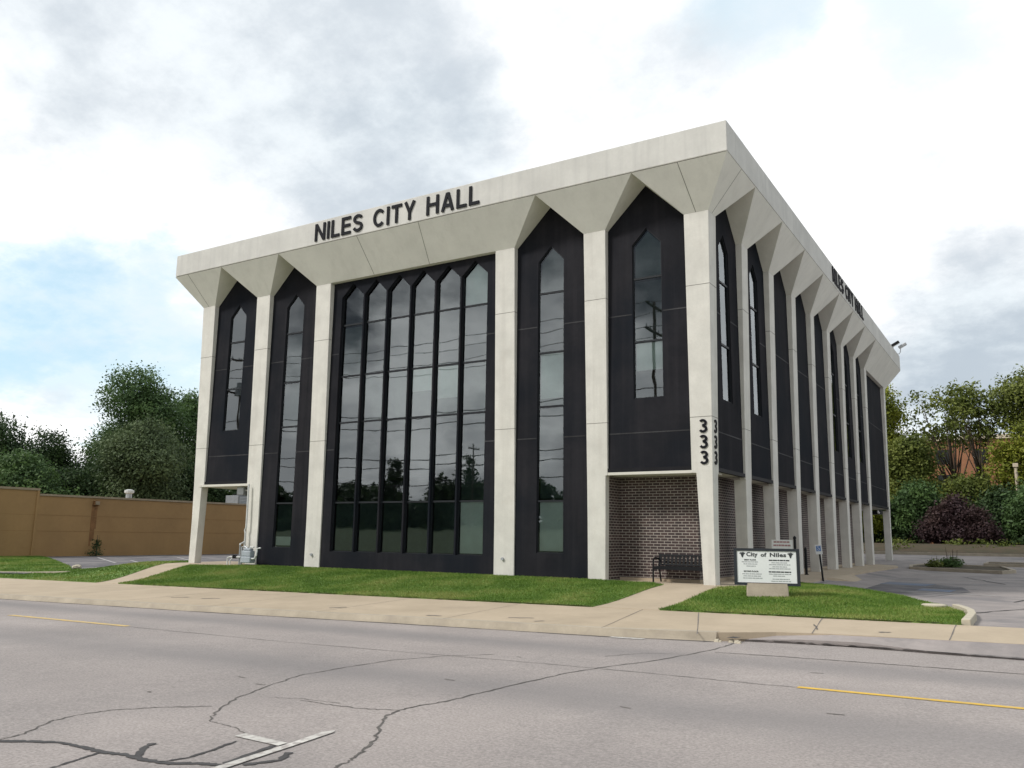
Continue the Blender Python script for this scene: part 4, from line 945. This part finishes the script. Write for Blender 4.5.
TR(7.4, 50.5, 4.6, 2.5, .2, leaf_green, 'dark green bush right of the purple-leaved tree', 39, n=8000, name='bush', cat='bush')
TR(2.6, 53.5, 5.2, 2.6, .3, leaf_mid, 'green bush rising behind the purple-leaved tree', 40, n=5000, name='bush', cat='bush')
_pb = [(-1.6, 0, 1.5, 1.2, 1.1, 1.0), (1.7, .1, 1.4, 1.3, 1.1, .95), (-.5, .3, 2.4, 1.2, 1.1, 1.0), (.7, -.2, 2.7, 1.0, 1.0, 1.0), (.1, 0, 3.7, .7, .7, .75), (-1.1, -.3, 2.9, .7, .7, .6), (1.7, .2, 2.6, .75, .7, .6), (-2.3, .1, 1.0, .8, .8, .6), (2.5, 0, .9, .8, .8, .6), (0, -.5, 1.0, 1.6, 1.0, .8)]
_pb = [tuple(v*.76 for v in q) for q in _pb]
tree('purple_leaf_tree', (1.9, 48.2, zg(1.9, 48.2)), _pb, 6500, .10, leaf_purple, 'low spreading purple-leaved tree at the edge of the lot', 'tree', GR, 41, (2.6, .14), spread=.3)
TR(-9.5, 60, 9, 4.2, .5, leaf_dark, 'dark backdrop tree hidden low behind the city hall rear', 42, n=7000)
TR(10.5, 52, 6.5, 3.0, .4, leaf_dark, 'dark bushy tree at the far right below the tall one', 43, n=7000)
TR(-7.5, 66, 11, 4.5, 1, leaf_mid, 'green backdrop tree behind the yellow-green tree', 44, n=7000)
TR(3.2, 57.5, 4.6, 2.8, .2, leaf_dark, 'dark low bush in front of the orange brick building', 45, n=6000, name='bush', cat='bush')
TR(-2.6, 56.5, 5.0, 2.4, .2, leaf_dark, 'dark low bush under the yellow-green tree', 46, n=6000, name='bush', cat='bush')
for k, (x, y, h, r, lf) in enumerate(((-7.5, 52, 4.0, 2.2, leaf_dark), (4.6, 52.5, 4.2, 2.2, leaf_dark), (9.8, 49, 3.6, 2.4, leaf_mid), (.6, 55.5, 4.6, 2.6, leaf_dark), (5.2, 56.5, 4.6, 2.6, leaf_mid), (-3.2, 53, 3.6, 2.0, leaf_mid))):
    T((x, y, zg(x, y)), h, r, -.1, lf, ['dark bush low behind the rear columns', 'dark bush tucked behind the right side of the purple-leaved tree', 'low light green bush at the right picture edge', 'dark bush behind the left side of the purple-leaved tree', 'olive bush below the tall right tree', 'olive bush low beside the rear corner column'][k], 60+k, n=6000, name='bush', cat='bush', group=GR)
_g = random.Random(8)
ug = crown_verts([(_g.uniform(-11, 14), _g.uniform(41.5, 49), 0, _g.uniform(.3, .9), .4, _g.uniform(.12, .35)) for k in range(26)], 2600, .09, 98, spread=.16)
ug[:, 2] += H(ug[:, 0], ug[:, 1])+.05
tag(quads_mesh('undergrowth', ug, leaf_mid), kind='stuff')
ug = crown_verts([(x, 50.3+.4*math.sin(x), 1.35, .9, .6, .7) for x in np.arange(-11, 14.5, 1.0)], 9000, .14, 99, spread=.3)
tag(quads_mesh('undergrowth', ug, leaf_dark), kind='stuff')
# orange building glimpsed through them
ob = empty('orange_building', (2, 92, .9), 'orange brick building glimpsed between the trees across the lot', 'building')
MB().box(-14, 14, 0, 14, -1, 12.2).build('wall', orange_brick, ob)
MB().box(-14.05, 14.05, -.12, 0, 4.2, 5.6).build('cream_band', cream_m, ob)
MB().box(-14.2, 14.2, -.25, 14.2, 12.2, 12.7).build('roof_edge', cream_m, ob)
for k in range(7):
    for z in (6.4, 9.4):
        x = -12+4*k; w = MB().box(-.75+x, .75+x, -.06, .06, z, z+1.7).build('window', frame_m, ob); MB().box(-.65+x, .65+x, -.085, -.062, z+.1, z+1.6).build('pane', dark_in, w)
t = empty('lot_post', (5.9, 53.2, zg(5.9, 53.2)), 'pale post standing among the right-hand trees', 'post')
MB().tube([(0, 0, -.2), (0, 0, 5.4), (0, 0, 5.8)], [.12, .12, .11], 10).build('shaft', cream_m, t); MB().box(-.18, .18, -.18, .18, 5.8, 6.1).build('cap', cream_m, t, bevel=.03)
# island plants
def plant(loc, h, r, n, leaf, label, seed, stems=0):
    t = empty('island_plant', loc, label, 'plant', 'plants on the parking island')
    quads_mesh('foliage', crown_verts([(0, 0, h*.4, r, r, h*.45)], n, .06, seed, per=8, spread=.10, shell=.3), leaf, t)
    q = MB()
    for k in range(4+stems*3):
        a = random.uniform(0, 6.28); rr_ = r*.5*random.random(); tp = h*(1.0 if k < 4 else random.uniform(1.4, 2.4)); q.tube([(rr_*math.cos(a), rr_*math.sin(a), -.05), (rr_*1.4*math.cos(a), rr_*1.4*math.sin(a), tp*.6), (rr_*1.6*math.cos(a), rr_*1.5*math.sin(a), tp)], [.02, .014, .006], 5)
    q.build('stem', bark_m, t)
plant((2.65, 23.4, zg(2.65, 23.4)+.05), .28, .24, 500, leaf_mid, 'smaller brownish tuft of plants on the parking island', 51, 1)
plant((3.3, 24.0, zg(3.3, 24)+.05), .40, .42, 1400, leaf_green, 'larger green clump with tall dry stems on the parking island', 52, 2)
t = empty('wall_weed', (X0+.35, 9.35, -.4), 'spindly dark weed at the foot of the tan wall', 'plant')
quads_mesh('foliage', crown_verts([(0, 0, .2, .2, .45, .2), (0, 0, .7, .10, .12, .5)], 300, .06, 53, per=8, spread=.1, shell=.2), leaf_dark, t); MB().tube([(0, 0, -.1), (0, .03, .7), (.0, 0, 1.25)], [.03, .02, .01], 6).build('stem', bark_m, t)

# across the road, behind the camera: what the windows mirror
GF = 'trees across the road'
rng = random.Random(77)
for k in range(26):
    x = -128+k*5.0+rng.uniform(-1.0, 1.0); y = -74-rng.uniform(0, 8)
    h = rng.uniform(7.6, 9.6); conifer = k in (11, 13)
    if conifer:
        t = empty('conifer_tree', (x, y, -1.0), 'pointed dark conifer in the treeline across the road', 'tree', GF); t.location.z = 2.0; h = 10.5
        MB().tube([(0, 0, -.2), (0, 0, h*.95)], [.22, .03], 8).build('trunk', bark_m, t)
        quads_mesh('crown', crown_verts([(0, 0, h*(.12+.13*i), 3.0*(1-i/7.2), 3.0*(1-i/7.2), .9) for i in range(7)], 3500, .3, 90+k), leaf_dark, t)
    else:
        T((x, y, .5), h*.92, rng.uniform(5, 6.5), -.3, leaf_dark, 'round dark tree in the treeline across the road', 90+k, n=2600, size=.45, group=GF)
for k, (x, y, h, r) in enumerate(((42, 18, 9, 4.5), (46, 28, 10, 5), (50, 40, 9, 5), (40, 8, 7, 4), (52, 52, 11, 6))):
    T((x, y, -.3), h, r, .5, leaf_mid, 'green tree along the far right side of the lot', 130+k, n=3500, size=.4, group='trees right of the lot')
def upole(x, y, h, arms, label, tr=False):
    t = empty('utility_pole', (x, y, -.45), label, 'utility pole', 'utility poles across the road')
    MB().tube([(0, 0, -.5), (0, 0, h)], [.13, .085], 10).build('pole', wood_pole, t)
    for z in arms:
        c = MB().box(-.06, .06, -1.25, 1.25, z-.06, z+.06).build('crossarm', wood_pole, t)
        for dy in (-1.15, -.55, .55, 1.15): MB().tube([(0, dy, z+.06), (0, dy, z+.24)], [.05, .03], 8).build('insulator', meter_m, c)
    if tr: MB().tube([(.1, .35, h-3.2), (.1, .35, h-2.2)], .28, 14).build('transformer', galv_m, t)
upole(-11.2, -23.4, 15.2, (14.9, 13.4), 'utility pole with two crossarms nearest across the road')
upole(-46.0, -23.4, 15.4, (15.0, 12.4), 'utility pole with two crossarms farther left across the road', True)
upole(24.0, -23.4, 15.2, (14.9, 13.4), 'utility pole with two crossarms right of the camera across the road')
upole(-53.0, -66.0, 13.2, (12.6,), 'thin utility pole with one crossarm standing before the treeline')
for k, (dy, z) in enumerate(((-1.15, 14.7), (1.15, 14.7), (-1.15, 13.2), (1.15, 13.2), (0.0, 10.0), (0.05, 9.2), (.1, 7.1), (.1, 6.5), (.15, 5.4))):
    q = MB(); xs_ = [-81, -46, -11.2, 24, 60]
    for a, b in zip(xs_[:-1], xs_[1:]): q.tube([(lerp(a, b, i/10), -23.4+dy, z-.45+.24-.7*(1-(2*i/10-1)**2)) for i in range(11)], .022 if z > 10 else .032, 5, cap=False)
    o = q.build('overhead_wire', black_m); tag(o, 'black overhead wire strung between the poles across the road', 'wire', 'overhead wires across the road')

# ------------------------------------------------------------------ grass blades over the lawns
def in_poly(px, py, poly):
    ins = np.zeros(len(px), bool); n = len(poly)
    for i in range(n):
        x1, y1 = poly[i]; x2, y2 = poly[(i+1) % n]
        c = ((y1 > py) != (y2 > py)) & (px < (x2-x1)*(py-y1)/((y2-y1)+1e-12)+x1); ins ^= c
    return ins
def blades(poly, dens, seed, h0=.02, h1=.055, w=.009):
    g = np.random.default_rng(seed); P = np.array(poly); lo = P.min(0); hi = P.max(0)
    n = int(dens*np.prod(hi-lo)); x = g.uniform(lo[0], hi[0], n); y = g.uniform(lo[1], hi[1], n)
    k = in_poly(x, y, [tuple(q) for q in P]); x, y = x[k]+g.normal(0, .022, k.sum()), y[k]+g.normal(0, .022, k.sum()); n = len(x); z = H(x, y)+.015
    a = g.uniform(0, 2*np.pi, n); ww = w*g.uniform(.6, 1.4, n); h = g.uniform(h0, h1, n); ln_ = g.normal(0, .03, (n, 2))
    p0 = np.stack([x-np.cos(a)*ww, y-np.sin(a)*ww, z], 1); p1 = np.stack([x+np.cos(a)*ww, y+np.sin(a)*ww, z], 1); p2 = np.stack([x+ln_[:, 0], y+ln_[:, 1], z+h], 1)
    return np.stack([p0, p1, p2], 1).reshape(-1, 3)
gvs = np.concatenate([blades(LAWN, 1700, 1), blades(LAWN_R, 2000, 2), blades([(max(q[0], -48), q[1]) for q in LAWN_L], 420, 3, w=.02)])
tag(quads_mesh('grass', gvs, grass_m, n=3), kind='stuff')
